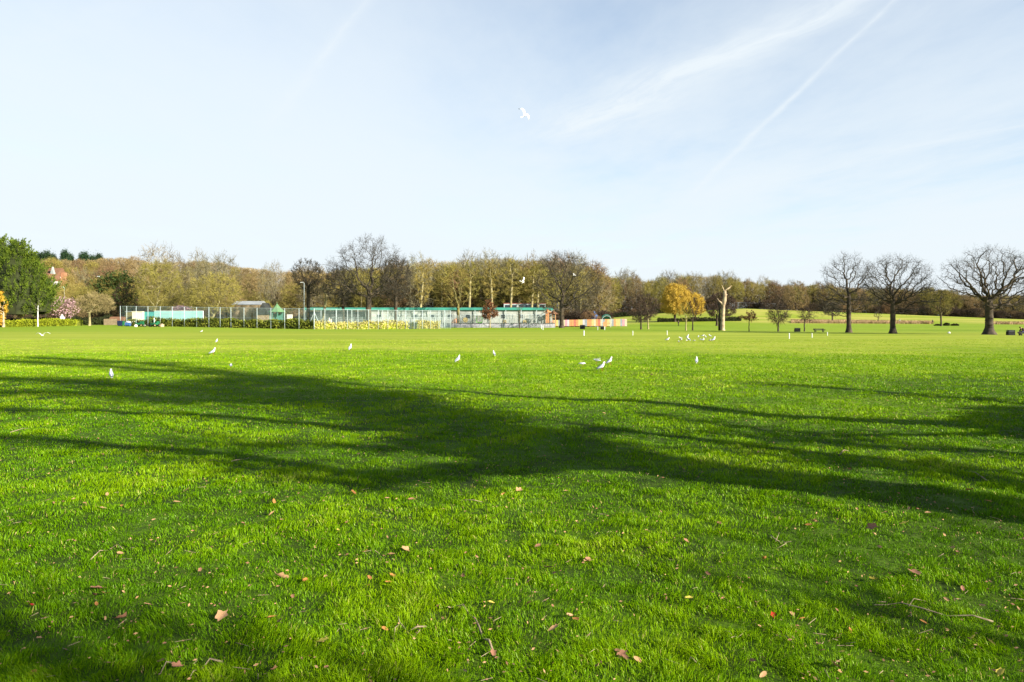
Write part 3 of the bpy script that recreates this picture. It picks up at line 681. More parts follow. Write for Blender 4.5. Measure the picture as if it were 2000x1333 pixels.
# the three park oaks
OK_ = dict(name='oak_tree', step=.38, kill=.5, twigs=4, tl=.75, tw=.0066, tipr=.016, tap=.98, wig=.36)
hero(1658, 650, [(1656, 542, 48, 46), (1655, 592, 62, 20), (1618, 578, 34, 24), (1692, 560, 20, 30), (1624, 606, 38, 10)], 575, 8.5, 'oak_bark', 'oak_twig', 'leftmost of the three big bare park oaks, with low sweeping branches', seed=81, n_attr=1700, flare=1.7, **OK_)
hero(1744, 652, [(1752, 543, 68, 45), (1786, 575, 58, 28), (1712, 565, 32, 36), (1790, 600, 44, 14)], 590, 9.5, 'oak_bark', 'oak_twig', 'middle one of the three big bare park oaks, with mossy foot', seed=82, n_attr=1900, flare=1.8, **OK_)
hero(1932, 654, [(1935, 535, 68, 54), (1872, 540, 38, 34), (1982, 550, 64, 56), (1965, 594, 56, 16), (1880, 580, 30, 14)], 590, 14, 'oak_bark', 'oak_twig', 'rightmost and stoutest of the three big bare park oaks', seed=83, n_attr=2100, flare=2.0, **OK_)
hero(2030, 650, [(2030, 575, 34, 44)], 600, 9, 'oak_bark', 'oak_twig', 'bare oak half out of view at the right edge', Y=120, seed=84, name='oak_tree', n_attr=500, twigs=4)
# dead trunk
def dead_tree():
    Y = yrow(646); p = pos(1411, Y); k = Y / F; root = empty('dead_tree', p, 'bleached dead tree trunk with two broken arms at the top', 'tree')
    P = lambda x, y: ((x - 1411) * k, 0, (646 - y) * k)
    t = MB(); t.tube([P(1411.5, 648), P(1411, 643), P(1411.5, 630), P(1412.5, 612), P(1413, 598), P(1415, 588), P(1416, 578), P(1415.5, 568)], [.52, .40, .34, .30, .27, .33, .27, .25], 10)
    t.tube([P(1413, 600), P(1409, 592), P(1404, 588), P(1401, 583)], [.2, .14, .1, .06], 7)
    t.build('trunk', M['dead'], root, True)
    a = MB(); a.tube([P(1414, 570), P(1412.5, 564), P(1409.5, 557)], [.15, .09, .04], 6); a.build('branch', M['dead'], root, True)
    a = MB(); a.tube([P(1415.5, 571), P(1418, 566), P(1422, 564.5), P(1425, 562), P(1427, 560.5), P(1428.2, 557.5)], [.2, .10, .15, .13, .08, .02], 6); a.build('branch', M['dead'], root, True)
    a = MB(); a.tube([P(1416, 577), P(1419, 576), P(1421, 576)], [.1, .07, .03], 6); a.build('branch', M['dead'], root, True)
    s = MB(); s.tube([((1406.5-1411)*k, .3, -.1), ((1406-1411)*k, .3, 2), ((1406-1411)*k, .3, 4.2), ((1403-1411)*k, .3, 5)], [.25, .2, .17, .08], 8); s.build('second_stem', M['oak_bark'], root, True)
dead_tree()

# left side: conifers, magnolia, pale tree, multi-stemmed tree
conifer(38, 165, [(36, 62, 474, 617), (60, 40, 500, 614), (80, 24, 545, 612)], 'huge bright green cypress with its trunk showing above the hedge', None, 91)
conifer(-18, 172, [(2, 46, 468, 614)], 'green cypress at the left edge, behind the huge one', None, 92)
hero(7, 640, [(-4, 600, 17, 36)], 612, 4, 'dead', 'weep', 'orange yellow weeping tree cut by the left edge', Y=158, seed=93, name='willow_tree', n_attr=260, twigs=8, droop=1.4, up=0, leaf='weep', leafn=3200, leafs=.13)
hero(74, 640, [(74, 596, 8, 16)], 600, 1.8, 'white', 'grey_twig', 'thin white stemmed birch beside the cypress', Y=158, seed=94, name='birch_tree', n_attr=60, twigs=3)
hero(112, 638, [(125, 600, 30, 20)], 616, 3.5, 'moss_bark', 'moss_bark', 'magnolia covered in pink blossom', Y=178, seed=95, name='magnolia_tree', n_attr=420, twigs=4, leaf='pink', leafn=1500, leafs=.2, leaf_name='blossom')
hero(175, 638, [(187, 593, 36, 20)], 612, 4.2, 'pale_bark', 'pale_twig', 'pale round headed bare tree beside the magnolia', Y=160, seed=96, n_attr=520, twigs=6)
hero(406, 640, [(425, 572, 48, 40), (392, 580, 30, 36)], 612, 4.5, 'pale_bark', 'olive_twig', 'leaning multi stemmed olive tree right of the turquoise wall', Y=180, seed=97, n_attr=700, twigs=5, lean=14)
hero(302, 640, [(310, 560, 46, 52)], 610, 5, 'pale_bark', 'olive_twig', 'twisted olive tree behind the turquoise wall', Y=186, seed=98, n_attr=700, twigs=5)
hero(240, 640, [(246, 585, 26, 34)], 612, 4, 'oak_bark', 'dark_twig', 'dark evergreen clad tree behind the cream shed', Y=190, seed=99, n_attr=350, twigs=5, leaf='ivy', leafn=1300, leafs=.2)
hero(357, 636, [(357, 606, 22, 7)], 618, 2, 'oak_bark', 'pink', 'low pink flowering cherry above the turquoise wall', Y=184, seed=100, name='cherry_tree', n_attr=200, leaf='pink', leafn=1500, leafs=.2, leaf_name='blossom')

# evergreen shrubs behind the clipped hedge
def shrub(px, row, rx, rz, m, label, Y=None, seed=0, group=None, n=900, s=.16, name='shrub', stems=True):
    Y = Y or yrow(row); p = pos(px, Y); k = Y / F; root = empty(name, p, label, 'shrub', group=group); rng = np.random.default_rng(seed)
    rx *= k; rz *= k
    d = nrm(rng.normal(size=(n, 3))) * [rx, rx, rz] * (.55 + .5 * rng.random((n, 1)) ** .6) * (1 + .15 * np.sin(rng.random((n, 1)) * 9)); d[:, 2] = np.abs(d[:, 2] + rz * .55)
    u = nrm(rng.normal(size=(n, 3))) * s; v = nrm(np.cross(u, rng.normal(size=(n, 3)))) * s * .6
    c = MB(); c.quads(d, u, v); c.build('foliage', M[m], root)
    b = MB(); e = nrm(rng.normal(size=(14, 3)) + [0, 0, 1.2]) * [rx, rx, rz * 1.2] * .8; b.segs(np.zeros((14, 3)), e, .05, .02, 4); b.build('stem', M['oak_bark'], root)
    return root
for i, (px, rx, rz, Y) in enumerate(((60, 14, 10, 182), (90, 13, 10, 184), (148, 16, 10, 186), (166, 15, 9, 184), (190, 16, 9, 186), (208, 10, 8, 186), (25, 14, 9, 180), (212, 12, 12, 190))):
    shrub(px, 0, rx, rz, 'shrub', 'dark evergreen shrub in the shade behind the clipped hedge', Y=Y, seed=i, group='dark shrubs behind the clipped hedge', n=1100, s=.25)
for i, (px, row, rx, rz, nm) in enumerate(((1832, 637, 6, 2, 'flattest'), (1849, 636.5, 5, 3.5, 'roundest and darkest'), (1865, 637, 6, 2.5, 'rightmost'))):
    shrub(px, row, rx, rz, 'shrub', nm + ' of the three low bushes beyond the middle oak', seed=20 + i, n=400, s=.25, Y=245)
hedge(-60, 158, 149, 160, 1.35, 3, 'lime', 'clipped yellow-green hedge in front of the cypress', seed=5, s=.14, dens=70, core='hedge')
hedge(292, on_line(FA, FC, 292)[1] + .08, 612, 138.3, 1.55, .42, 'hedge', 'dark green hedge along the foot of the tennis court fence', seed=6, s=.15, dens=60)
hedge(246, on_line(FA, FC, 246)[1] + .5, 292, on_line(FA, FC, 292)[1] + .5, 1.1, 1.0, 'hedge', 'short green hedge behind the parked garden machines', seed=16, s=.13, dens=60)
hedge(614, 138.3, 797, on_line(FC, FB, 797)[1] + .08, 1.35, .42, 'yellow', 'long pale yellow flowering hedge behind the court fence', seed=7, s=.15, dens=60, core='lime')
shrub(806, 641, 9, 8, 'hedge', 'green bush set in the yellow hedge', Y=150, seed=31, n=700)
hedge(815, on_line(FC, FB, 815)[1] + .5, 860, on_line(FC, FB, 860)[1] + .5, 1.55, 1.4, 'yellow', 'short bright yellow flowering hedge at the end of the court fence', seed=8, s=.15, dens=70, core='lime')

hedge(1165, 436, 1300, 430, 2.4, 2, 'shrub', 'far dark hedge along the foot of the wood beyond the playground', seed=17, s=.3, dens=14)
hedge(1285, 300, 1448, 299, 1.5, 2, 'shrub', 'low dark hedge beneath the golden willows', seed=18, s=.22, dens=20)
# dry grass strip
def dry():
    rng = np.random.default_rng(4); mb = MB(); n = 16000
    px = np.concatenate([rng.uniform(1545, 1822, n), rng.uniform(1560, 1700, n // 3), rng.uniform(1935, 2010, n//5)]); Y = 292 + rng.uniform(-9, 9, len(px)); X = (px - 1000) * Y / F
    c = np.stack([X, Y, height(X, Y)], 1); d = nrm(rng.normal(size=(len(px), 3)) * .35 + [0, 0, 1]); mb.ribbons(c, c + d * rng.uniform(.5, 1.2, (len(px), 1)), .09, rng)
    tag(mb.build('dry_grass', M['dry']), 'strip of tall dry straw coloured grass at the foot of the rise', 'dry grass', kind='stuff')
dry()

# ------------------------------------------------------------------ tennis court fence
def court_fence():
    root = empty('tennis_court_fence', (FC[0], FC[1], gz(*FC)), 'tall wire mesh tennis court fence on slim galvanised posts', 'fence'); o = np.array([FC[0], FC[1], gz(*FC)])
    top = lambda px: float(np.interp(px, [235, 613, 740, 900], [598, 603, 605.5, 607]))
    runs = [(FA, FC, [235, 247.5, 266, 289, 313, 336.5, 360, 384, 408, 430, 451, 476.5, 502, 529, 556, 584, 613.5]),
            (FC, FB, [634.5, 656.5, 678.5, 699, 720, 739, 757.5, 775.5, 792.5, 809, 825, 841, 857, 869, 880])]
    prev = None
    for A, B, pxs in runs:
        for px in pxs:
            q = on_line(A, B, px); z0 = gz(*q); z1 = wz(top(px), q[1]); r = .05 if px != 613.5 else .085
            m = MB(); m.tube([(q[0], q[1], z0 - .2), (q[0], q[1], z1)] , r, 8); m.v[-1] -= o; m.build('post', M['galv'], root, True)
            cur = (q, z0, z1)
            if prev is not None:
                (a, a0, a1), (b, b0, b1) = prev, cur
                n = MB(); V = np.array([0, .5, 0]) + np.array([[a[0], a[1], a0 + .03], [b[0], b[1], b0 + .03], [b[0], b[1], b1 - .05], [a[0], a[1], a1 - .05]]) - o
                n.add(V, [[0, 1, 2, 3]]); n.build('mesh_panel', M['net'], root)
                rl = MB(); rl.segs([V[3]], [V[2]], .028, .028, 5); rl.segs([V[0] * [1, 1, 0] + [0, 0, (a0+a1)/2 - o[2]]], [V[1] * [1, 1, 0] + [0, 0, (b0+b1)/2 - o[2]]], .012, .012, 4)
                rl.build('rail', M['galv'], root)
            prev = cur
    for dx in (-7, 8):
        q = on_line(FA if dx < 0 else FC, FC if dx < 0 else FB, 613.5 + dx); m = MB()
        m.tube([(FC[0], FC[1], wz(610, 138)), (q[0], q[1], wz(628, 138))], .05, 6); m.v[-1] -= o; m.build('brace', M['galv'], root)
court_fence()

def part(root, name, m, fn, smooth=False):
    mb = MB(); fn(mb); return mb.build(name, M[m] if isinstance(m, str) else m, root, smooth)

def shed(pxa, pxb, top, row, Y, depth, wall, roofm, label, name='shed', cat='shed', door=True, Y2=None):
    w = (pxb - pxa) * Y / F; p = pos((pxa + pxb) / 2, Y); z0 = gz(p[0], Y) - .1; h = wz(top, Y) - z0
    root = empty(name, (p[0], Y, z0), label, cat)
    part(root, 'wall', wall, lambda b: b.box((0, depth / 2, (h - .12) / 2), (w, depth, h - .12)))
    part(root, 'roof', roofm, lambda b: b.box((0, depth / 2, h - .058), (w + .25, depth + .3, .12)))
    def battens(b):
        n = max(2, int(w / 1.2))
        for i in range(n + 1): b.box((-w / 2 + w * i / n, -.02, (h - .12) / 2), (.06, .04, h - .2))
    part(root, 'batten', wall, battens)
    if door:
        d = part(root, 'door', wall, lambda b: b.box((w * .2, -.035, .95), (.85, .06, 1.9))); dd = MB(); dd.box((w * .2 + .3, -.08, 1), (.05, .05, .15)); dd.build('handle', M['black'], d)
    return root
shed(246, 257, 608.5, 633, 176, 3, 'moss_bark', 'greyroof', 'narrow mossy timber shed left of the cream shed', door=False)
shed(258.5, 277.5, 608.5, 633, 172, 3, 'cream', 'cream', 'small flat roofed cream shed inside the court fence')
shed(279, 300.5, 608, 633, 173, 3, 'tealshed', 'dkroof', 'dark teal shed with a black roof left of the turquoise wall')
# turquoise practice wall
def practice_wall():
    Y = 171; w = (396.5 - 301.5) * Y / F; p = pos(349, Y); h = wz(608, Y) - p[2]
    root = empty('practice_wall', p, 'long turquoise boarded tennis practice wall behind the court fence', 'wall')
    part(root, 'board', 'turq', lambda b: b.box((0, 0, h / 2), (w, .15, h)))
    part(root, 'coping', 'white', lambda b: b.box((0, -.02, h + .04), (w + .05, .22, .08)))
    part(root, 'end_post', 'white', lambda b: b.box((w / 2 + .07, 0, h / 2), (.12, .2, h)))
    part(root, 'rail', 'galv', lambda b: b.box((0, -.12, h * .82), (w, .06, .06)))
practice_wall()
# wooden fence and low brown outbuilding at the left
def board_fence():
    Y = 178; p = pos(216, Y); k = Y / F; root = empty('board_fence', p, 'pale wooden board fence left of the sheds', 'fence')
    def f(b):
        n = 26
        for i in range(n): b.box((-13 * k + 26 * k * i / n, 0, .75), (26 * k / n - .03, .04, 1.5 + .05 * (i % 3)))
    part(root, 'board', 'timber', f)
    part(root, 'rail', 'timber', lambda b: b.box((0, .06, 1.1), (26 * k, .06, .1)))
board_fence()
def gable_house(px, Y, w, d, wall_h, ridge, label, wallm='brick', roofm='tile', ridge_x=True, name='outbuilding', cat='building', z=None, chimney=None, windows=(), gable=None, rz=0):
    X = wx(px, Y); z0 = gz(X, Y) - .3 if z is None else z
    root = empty(name, (X, Y, z0), label, cat, rz=rz)
    part(root, 'wall', wallm, lambda b: b.box((0, 0, wall_h / 2), (w, d, wall_h)))
    def roof(b):
        x, y = w / 2 + .25, d / 2 + .25
        if ridge_x: V = [(-x,-y,wall_h),(x,-y,wall_h),(x,y,wall_h),(-x,y,wall_h),(-x,0,ridge),(x,0,ridge)]; Q = [[0,1,5,4],[2,3,4,5]]; T = [[0,4,3],[1,2,5]]
        else: V = [(-x,-y,wall_h),(x,-y,wall_h),(x,y,wall_h),(-x,y,wall_h),(0,-y,ridge),(0,y,ridge)]; Q = [[3,0,4,5],[1,2,5,4]]; T = [[0,1,4],[2,3,5]]
        b.add(np.array(V) + [0, 0, .004], Q + [[3,2,1,0]], T)
    r = part(root, 'roof', roofm, roof)
    if chimney:
        cx, cw, ch = chimney; c = part(root, 'chimney', 'brick', lambda b: b.box((cx, 0, ch / 2 + wall_h * .4), (cw, cw, ch - wall_h * .0)))
    for (x, zz, ww, hh) in windows:
        f = part(root, 'window', 'white', lambda b: b.box((x, -d / 2 - .03, zz), (ww, .08, hh)))
        part(f, 'pane', 'glass', lambda b: [b.box((x + s * ww * .24, -d / 2 - .08, zz), (ww * .4, .03, hh * .82)) for s in (-1, 1)])
    if gable:
        gx, gw, gh0, gh1 = gable
        g = part(root, 'gable', 'pavwall', lambda b: b.add([(gx - gw/2, -d/2 - .4, gh0), (gx + gw/2, -d/2 - .4, gh0), (gx + gw/2, -d/2 - .4, gh0 + (gh1-gh0)*.4), (gx, -d/2 - .4, gh1), (gx - gw/2, -d/2 - .4, gh0 + (gh1-gh0)*.4),
              (gx - gw/2, .5-d/2, gh0), (gx + gw/2, .5-d/2, gh0), (gx + gw/2, .5-d/2, gh0 + (gh1-gh0)*.4), (gx, .5-d/2, gh1), (gx - gw/2, .5-d/2, gh0 + (gh1-gh0)*.4)],
              [[0, 1, 2, 4], [1, 6, 7, 2], [5, 0, 4, 9], [2, 7, 8, 3], [3, 8, 9, 4]], [[4, 2, 3]]))
    return root
gable_house(230, 184, 3.2, 3, 1.2, 2.4, 'low brown roofed outbuilding beside the board fence', 'timber', 'tile')
k3 = 262 / F
gable_house(103, 262, 36 * k3, 7, wz(541, 262) - wz(572, 262), wz(524, 262) - wz(572, 262), 'brown roofed house with a white gable and tall brick chimney on the wooded hill', 'white', 'tile', True, 'house', 'house', z=wz(572, 262),
            chimney=(21.5 * k3, 1.5, wz(519, 262) - wz(551, 262) - 1.0), windows=((-11 * k3, 4.3, 1.2, 1.3), (-5 * k3, 4.3, 1.2, 1.3), (3 * k3, 4.3, 1.2, 1.3)), gable=(12 * k3, 7 * k3, wz(541, 262) - wz(572, 262) - .6, wz(523, 262) - wz(572, 262)))
gable_house(104, 240, 13 * .171, 5, 3, 5.4, 'small white walled cottage with a brown roof below the gabled house', 'white', 'tile', False, 'cottage', 'house', z=wz(567, 240), windows=((.3, 1.6, .9, 1.0),))
# grey roofed building behind the fence
gable_house(488, 198, 52 * 198 / F, 6, wz(596, 198), wz(588.5, 198) , 'long low building with a pale grey sheet roof', 'timber', 'greyroof', True, 'building', 'building', z=0)
gable_house(519, 176, 22 * 176 / F, 4, 3.2, wz(592, 176), 'dark roofed hut left of the green pavilion', 'timber', 'dkroof', False, 'hut', 'hut', z=0)
# green octagonal shelter
def shelter():
    Y = 160; p = pos(541, Y); k = Y / F; root = empty('park_shelter', p, 'green shelter with a pointed octagonal roof and green posts', 'shelter')
    zt = wz(593, Y) - p[2]; ze = wz(610, Y) - p[2]; r = 17 * k
    a = np.arange(8) * math.pi / 4 + math.pi / 8
    def roof(b):
        rings = []
        for rr, z in ((r, ze), (r * .55, ze + (zt - ze) * .38), (r * .22, ze + (zt - ze) * .72)):
            rings.append(np.stack([rr * np.cos(a), rr * np.sin(a), np.full(8, z)], 1))
        V = np.vstack(rings + [[[0, 0, zt]], [[0, 0, ze - .02]]]); Q = []; T = []
        for j in range(8):
            j2 = (j + 1) % 8
            for q in range(2): Q.append([q*8 + j, q*8 + j2, q*8 + 8 + j2, q*8 + 8 + j])
            T += [[16 + j, 16 + j2, 24], [j2, j, 25]]
        b.add(V, Q, T)
    part(root, 'roof', 'grroof', roof)
    part(root, 'finial', 'grroof', lambda b: b.tube([(0, 0, zt - .1), (0, 0, zt + .35)], [.06, .02], 6))
    for t in a: part(root, 'post', 'grpost', lambda b: b.box((r * .78 * math.cos(t), r * .78 * math.sin(t), ze / 2), (.14, .14, ze)))
    part(root, 'back_wall', 'grpost', lambda b: b.box((0, r * .45, ze * .45), (r * 1.1, .1, ze * .9)))
    part(root, 'bench_seat', 'timber', lambda b: b.box((0, r * .3, .45), (r * 1.0, .4, .06)))
shelter()
def sign_board():
    Y = 144; p = pos(566, Y); k = Y / F; root = empty('notice_board', p, 'plain cream notice board behind the dark green hedge', 'sign')
    part(root, 'board', 'cream', lambda b: b.box((0, 0, (wz(616.5, Y) + wz(624, Y)) / 2), (11 * k, .05, wz(616.5, Y) - wz(624, Y))))
    part(root, 'frame', 'white', lambda b: [b.box((0, -.01, wz(616.2, Y)), (11.4 * k, .09, .06)), b.box((0, -.01, wz(624.3, Y)), (11.4 * k, .09, .06))])
    for s in (-1, 1): part(root, 'leg', 'timber', lambda b: b.box((s * 4.6 * k, .07, wz(617, Y) / 2), (.08, .08, wz(617, Y))))
sign_board()
# folded cream parasols / stacked goals shape inside the court
for i, (px, top) in enumerate(((643, 620), (646.5, 623))):
    Y = 146; p = pos(px, Y); h = wz(top, Y) - p[2]; root = empty('folded_parasol', p, ('taller' if i == 0 else 'shorter') + ' of two folded cream parasols above the yellow hedge', 'parasol')
    part(root, 'canopy', 'cream', lambda b: b.tube([(0, 0, .5), (0, 0, 1.0), (0, 0, h * .8), (0, 0, h)], [.24, .28, .13, .02], 8), True)
    part(root, 'pole', 'timber', lambda b: b.tube([(0, 0, 0), (0, 0, .6)], .03, 6)); part(root, 'base', 'greyp', lambda b: b.box((0, 0, .05), (.4, .4, .1)))
# lamp posts
def lamp(px, Y, top, row, label, arm=1):
    p = pos(px, Y); z0 = p[2] if row is None else wz(row, Y); h = wz(top, Y) - p[2]
    root = empty('lamp_post', p, label, 'lamp post')
    part(root, 'pole', 'galv', lambda b: b.tube([(0, 0, -.2), (0, 0, h * .4), (0, 0, h)], [.09, .07, .05], 8), True)
    part(root, 'arm', 'galv', lambda b: b.tube([(0, 0, h - .1), (-.5 * arm, 0, h + .12), (-1.0 * arm, 0, h + .15)], .05, 6))
    part(root, 'lamp_head', 'white', lambda b: b.box((-1.25 * arm, 0, h + .14), (.7, .3, .14)))
lamp(594, 170, 553, None, 'tall white lamp post behind the tennis courts', .45)
lamp(125.5, 215, 562, None, 'white lamp post above the magnolia', .4)
lamp(195, 225, 541, None, 'slender white lamp post low on the wooded hill', .4)

# ------------------------------------------------------------------ long pale pavilion with teal edge
def pavilion():
    Y = 192; xa, xb = wx(598, Y), wx(1078, Y); L = xb - xa; k = Y / F; z = wz(606, Y); zf = wz(601.5, Y)
    root = empty('pavilion', (xa, Y, 0), 'long low pale pavilion with a teal roof edge behind the courts', 'pavilion')
    part(root, 'wall', 'pavwall', lambda b: b.box((L * .62, 3, z / 2), (L * .76, 6, z)))
    part(root, 'end_wall', 'dkroof', lambda b: b.box((L * .115, 3.5, z / 2 - .2), (L * .225, 5, z - .4)))
    part(root, 'roof', 'dkroof', lambda b: b.box((L / 2, 3.4, zf + .05), (L + .4, 7.6, .1)))
    part(root, 'fascia', 'teal', lambda b: b.box((L / 2, -.5, (z + zf) / 2), (L + .6, .12, zf - z + .05)))
    for i in range(30):
        x = L * .26 + L * .72 * i / 30
        w_ = part(root, 'window', 'galv', lambda b: b.box((x + .9, -.03, z * .62), (1.3, .06, 1.2)))
        part(w_, 'pane', 'glass', lambda b: b.box((x + .9, -.07, z * .62), (1.1, .02, 1.0))) if i % 3 == 1 else part(w_, 'pane', 'pavwall', lambda b: b.box((x + .9, -.07, z * .62), (1.1, .02, 1.0)))
    for i in range(17): part(root, 'column', 'galv', lambda b: b.box((L * i / 16, -.5, z / 2), (.16, .16, z - .02)))
pavilion()
def upper_block():
    Y = 201; k = Y / F; xa, xb = wx(984, Y), wx(1066, Y); z0 = 0; z1 = wz(593.5, Y)
    root = empty('hall', ((xa + xb) / 2, Y, 0), 'taller pale green flat roofed hall behind the end of the pavilion', 'building')
    w = xb - xa
    part(root, 'wall', 'galv', lambda b: b.box((0, 3, z1 / 2), (w, 5, z1)))
    part(root, 'roof', 'red', lambda b: b.box((0, 3, z1 + .08), (w + .3, 5.3, .14)))
    for i in range(6): part(root, 'window', 'glass', lambda b: b.box((-w / 2 + w * (i + .5) / 6, .47, z1 - .75), (w / 9, .06, .8)))
upper_block()
def railing(pa, Ya, pb, Yb, rows, label, m='galv', sp=.5, r=.02, name='railing_fence', top=None, h=1.8, mesh=None):
    A = np.array([wx(pa, Ya), Ya]); B = np.array([wx(pb, Yb), Yb]); L = np.linalg.norm(B - A); n = int(L / sp); t = np.arange(n + 1) / n
    Q = A + (B - A) * t[:, None]; z = height(Q[:, 0], Q[:, 1]); o = np.array([A[0], A[1], 0])
    root = empty(name, o, label, 'fence'); P0 = np.column_stack([Q, z]) - o; P1 = P0 + [0, 0, h]
    part(root, 'bars', m, lambda b: b.segs(P0, P1, r, r, 4))
    for hh in (.12, .95): part(root, 'rail', m, lambda b: b.segs(P0[:-1] + [0, 0, h * hh], P1[1:] - [0, 0, h * (1 - hh)], r * 1.2, r * 1.2, 4))
    i = np.arange(0, n + 1, max(1, int(2.5 / sp)))
    for q in i: part(root, 'post', m, lambda b: b.segs([P0[q]], [P1[q] + [0, 0, .05]], r * 2.2, r * 2.2, 4))
    if mesh: part(root, 'mesh_panel', mesh, lambda b: b.add(np.vstack([P0[[0, -1]] + [0, .03, .1], P1[[-1, 0]] + [0, .03, 0]]), [[0, 1, 2, 3]]))
railing(600, 178, 882, 178, None, 'long pale steel railing between the tennis courts and the pavilion', 'galv', .45, .035, h=2.6, mesh='clearnet')
railing(880, 176, 1084, 172, None, 'pale steel railing round the playground', 'galv', .6, .028, h=3.0, mesh='clearnet')
railing(1366, 452, 1562, 452, None, 'pale palisade fence at the top of the grassy rise', 'greyp', 1.2, .08, h=4.0, mesh='clearnet')
railing(1700, 455, 2080, 455, None, 'dark metal fence in front of the far wood at the right', 'black', 1.5, .06, h=3.0)
def low_wall(pa, pb, Y, h, label, m='lilac', cap='black'):
    xa, xb = wx(pa, Y), wx(pb, Y); root = empty('low_wall', ((xa + xb) / 2, Y, 0), label, 'wall')
    part(root, 'wall', m, lambda b: b.box((0, 0, h / 2), (xb - xa, .3, h))); part(root, 'coping', cap, lambda b: b.box((0, -.02, h + .06), (xb - xa + .1, .4, .12)))
low_wall(861, 1084, 180, 1.0, 'low lilac grey playground wall with a black coping')

# playground
def play(name, label, cat, px, Y): return empty(name, (wx(px, Y), Y, 0), label, cat)
Yp = 186; kp = Yp / F
r_ = play('play_disc', 'round yellow play panel on a post behind the lilac wall', 'play panel', 909, Yp)
part(r_, 'disc', 'yel', lambda b: b.tube([(0, -.08, 1.9), (0, 0, 1.9), (0, .08, 1.9)], [.62, .66, .62], 20)); part(r_, 'post', 'blue', lambda b: b.box((0, .12, .95), (.12, .12, 1.9)))
r_ = play('climbing_mound', 'orange climbing mound behind the slender forked tree', 'climbing mound', 889, Yp + 2)
part(r_, 'mound', 'orange', lambda b: b.tube([(0, 0, 0), (0, 0, 1.0), (.2, 0, 1.9), (.3, 0, 2.4)], [1.7, 1.3, .7, .1], 12), True)
part(r_, 'grip', 'blue', lambda b: [b.box((x, -1.2 + abs(x) * .2, z), (.2, .2, .2)) for x, z in ((-.6, .9), (.1, 1.3), (.6, .8), (.2, 1.8))])
r_ = play('play_climber', 'green and lime climbing frame left of the copper leaved tree', 'climbing frame', 936, Yp)
for x in (-.7, .7): part(r_, 'post', 'lgrn', lambda b: b.box((x, 0, 1.5), (.14, .14, 3.0)))
part(r_, 'platform', 'grn', lambda b: b.box((0, 0, 1.1), (1.5, 1.2, .12))); part(r_, 'panel', 'lgrn', lambda b: b.box((.1, -.1, .75), (1.1, .06, 1.2)))
part(r_, 'rung', 'yel', lambda b: [b.box((0, 0, z), (1.4, .06, .06)) for z in (1.6, 2.0, 2.4, 2.8)])
for i, (px, m, lb) in enumerate(((986, 'yel', 'yellow play tower post left of the thin sapling'), (1025, 'yel', 'yellow play cube right of the thin sapling'))):
    r_ = play('play_cube', lb, 'play cube', px, Yp); part(r_, 'box', m, lambda b: b.box((0, 0, 1.1), (.8, .8, 1.6))); part(r_, 'post', 'greyp', lambda b: b.box((-.5, .2, 1.2), (.12, .12, 2.4)))
    part(r_, 'hole', 'black', lambda b: b.tube([(0, -.43, 1.2), (0, -.405, 1.2)], .22, 12))
def slide():
    Y = 188; k = Y / F; root = play('slide', 'long straight steel slide running down to the left', 'slide', 1050, Y)
    def chute(b):
        pts = np.array([((1067-1050)*k, 0, wz(607, Y)), ((1058-1050)*k, 0, wz(614.5, Y)), ((1049-1050)*k, 0, wz(621.5, Y)), ((1042-1050)*k, 0, wz(625.5, Y)), ((1037-1050)*k, 0, wz(626.5, Y))])
        for i in range(4):
            a, c = pts[i], pts[i+1]; V = [a + [0, -.4, 0], a + [0, .4, 0], c + [0, .4, 0], c + [0, -.4, 0], a + [0, -.45, .3], a + [0, .45, .3], c + [0, .45, .3], c + [0, -.45, .3]]
            b.add(V, [[0, 1, 2, 3], [0, 4, 7, 3], [1, 5, 6, 2]])
    part(root, 'chute', 'steel', chute); part(root, 'tower', 'orange', lambda b: b.box((19 * k, .2, wz(612, Y) / 2), (.9, .9, wz(612, Y))))
    for x in (-12, 2): part(root, 'leg', 'greyp', lambda b: b.box((x * k, .2, .35 if x < 0 else .9), (.1, .1, .7 if x < 0 else 1.8)))
    part(root, 'roof', 'orange', lambda b: b.tube([(19 * k, .2, wz(612, Y) + .1), (19 * k, .2, wz(603, Y))], [1.1, .05], 4))
slide()
def timber_fort():
    Y = 190; k = Y / F; root = play('play_fort', 'orange red timber play fort left of the wide dark tree', 'play fort', 1076, Y)
    for i, x in enumerate((-10, -4, 3, 9)): part(root, 'post', 'orange', lambda b: b.box((x * k, 0, 1.9), (.16, .16, 3.8 - .4 * (i % 2))))
    part(root, 'deck', 'red', lambda b: b.box((0, .4, 1.4), (20 * k, 1.6, .14))); part(root, 'panel', 'orange', lambda b: b.box((-7 * k, -.1, 2.0), (6 * k, .06, 1.1)))
    part(root, 'rail', 'yel', lambda b: [b.box((0, -.1, z), (19 * k, .06, .08)) for z in (2.6, 3.0)]); part(root, 'roof', 'tile', lambda b: b.tube([(5 * k, .4, 3.5), (5 * k, .4, 4.4)], [1.4, .1], 4))
timber_fort()
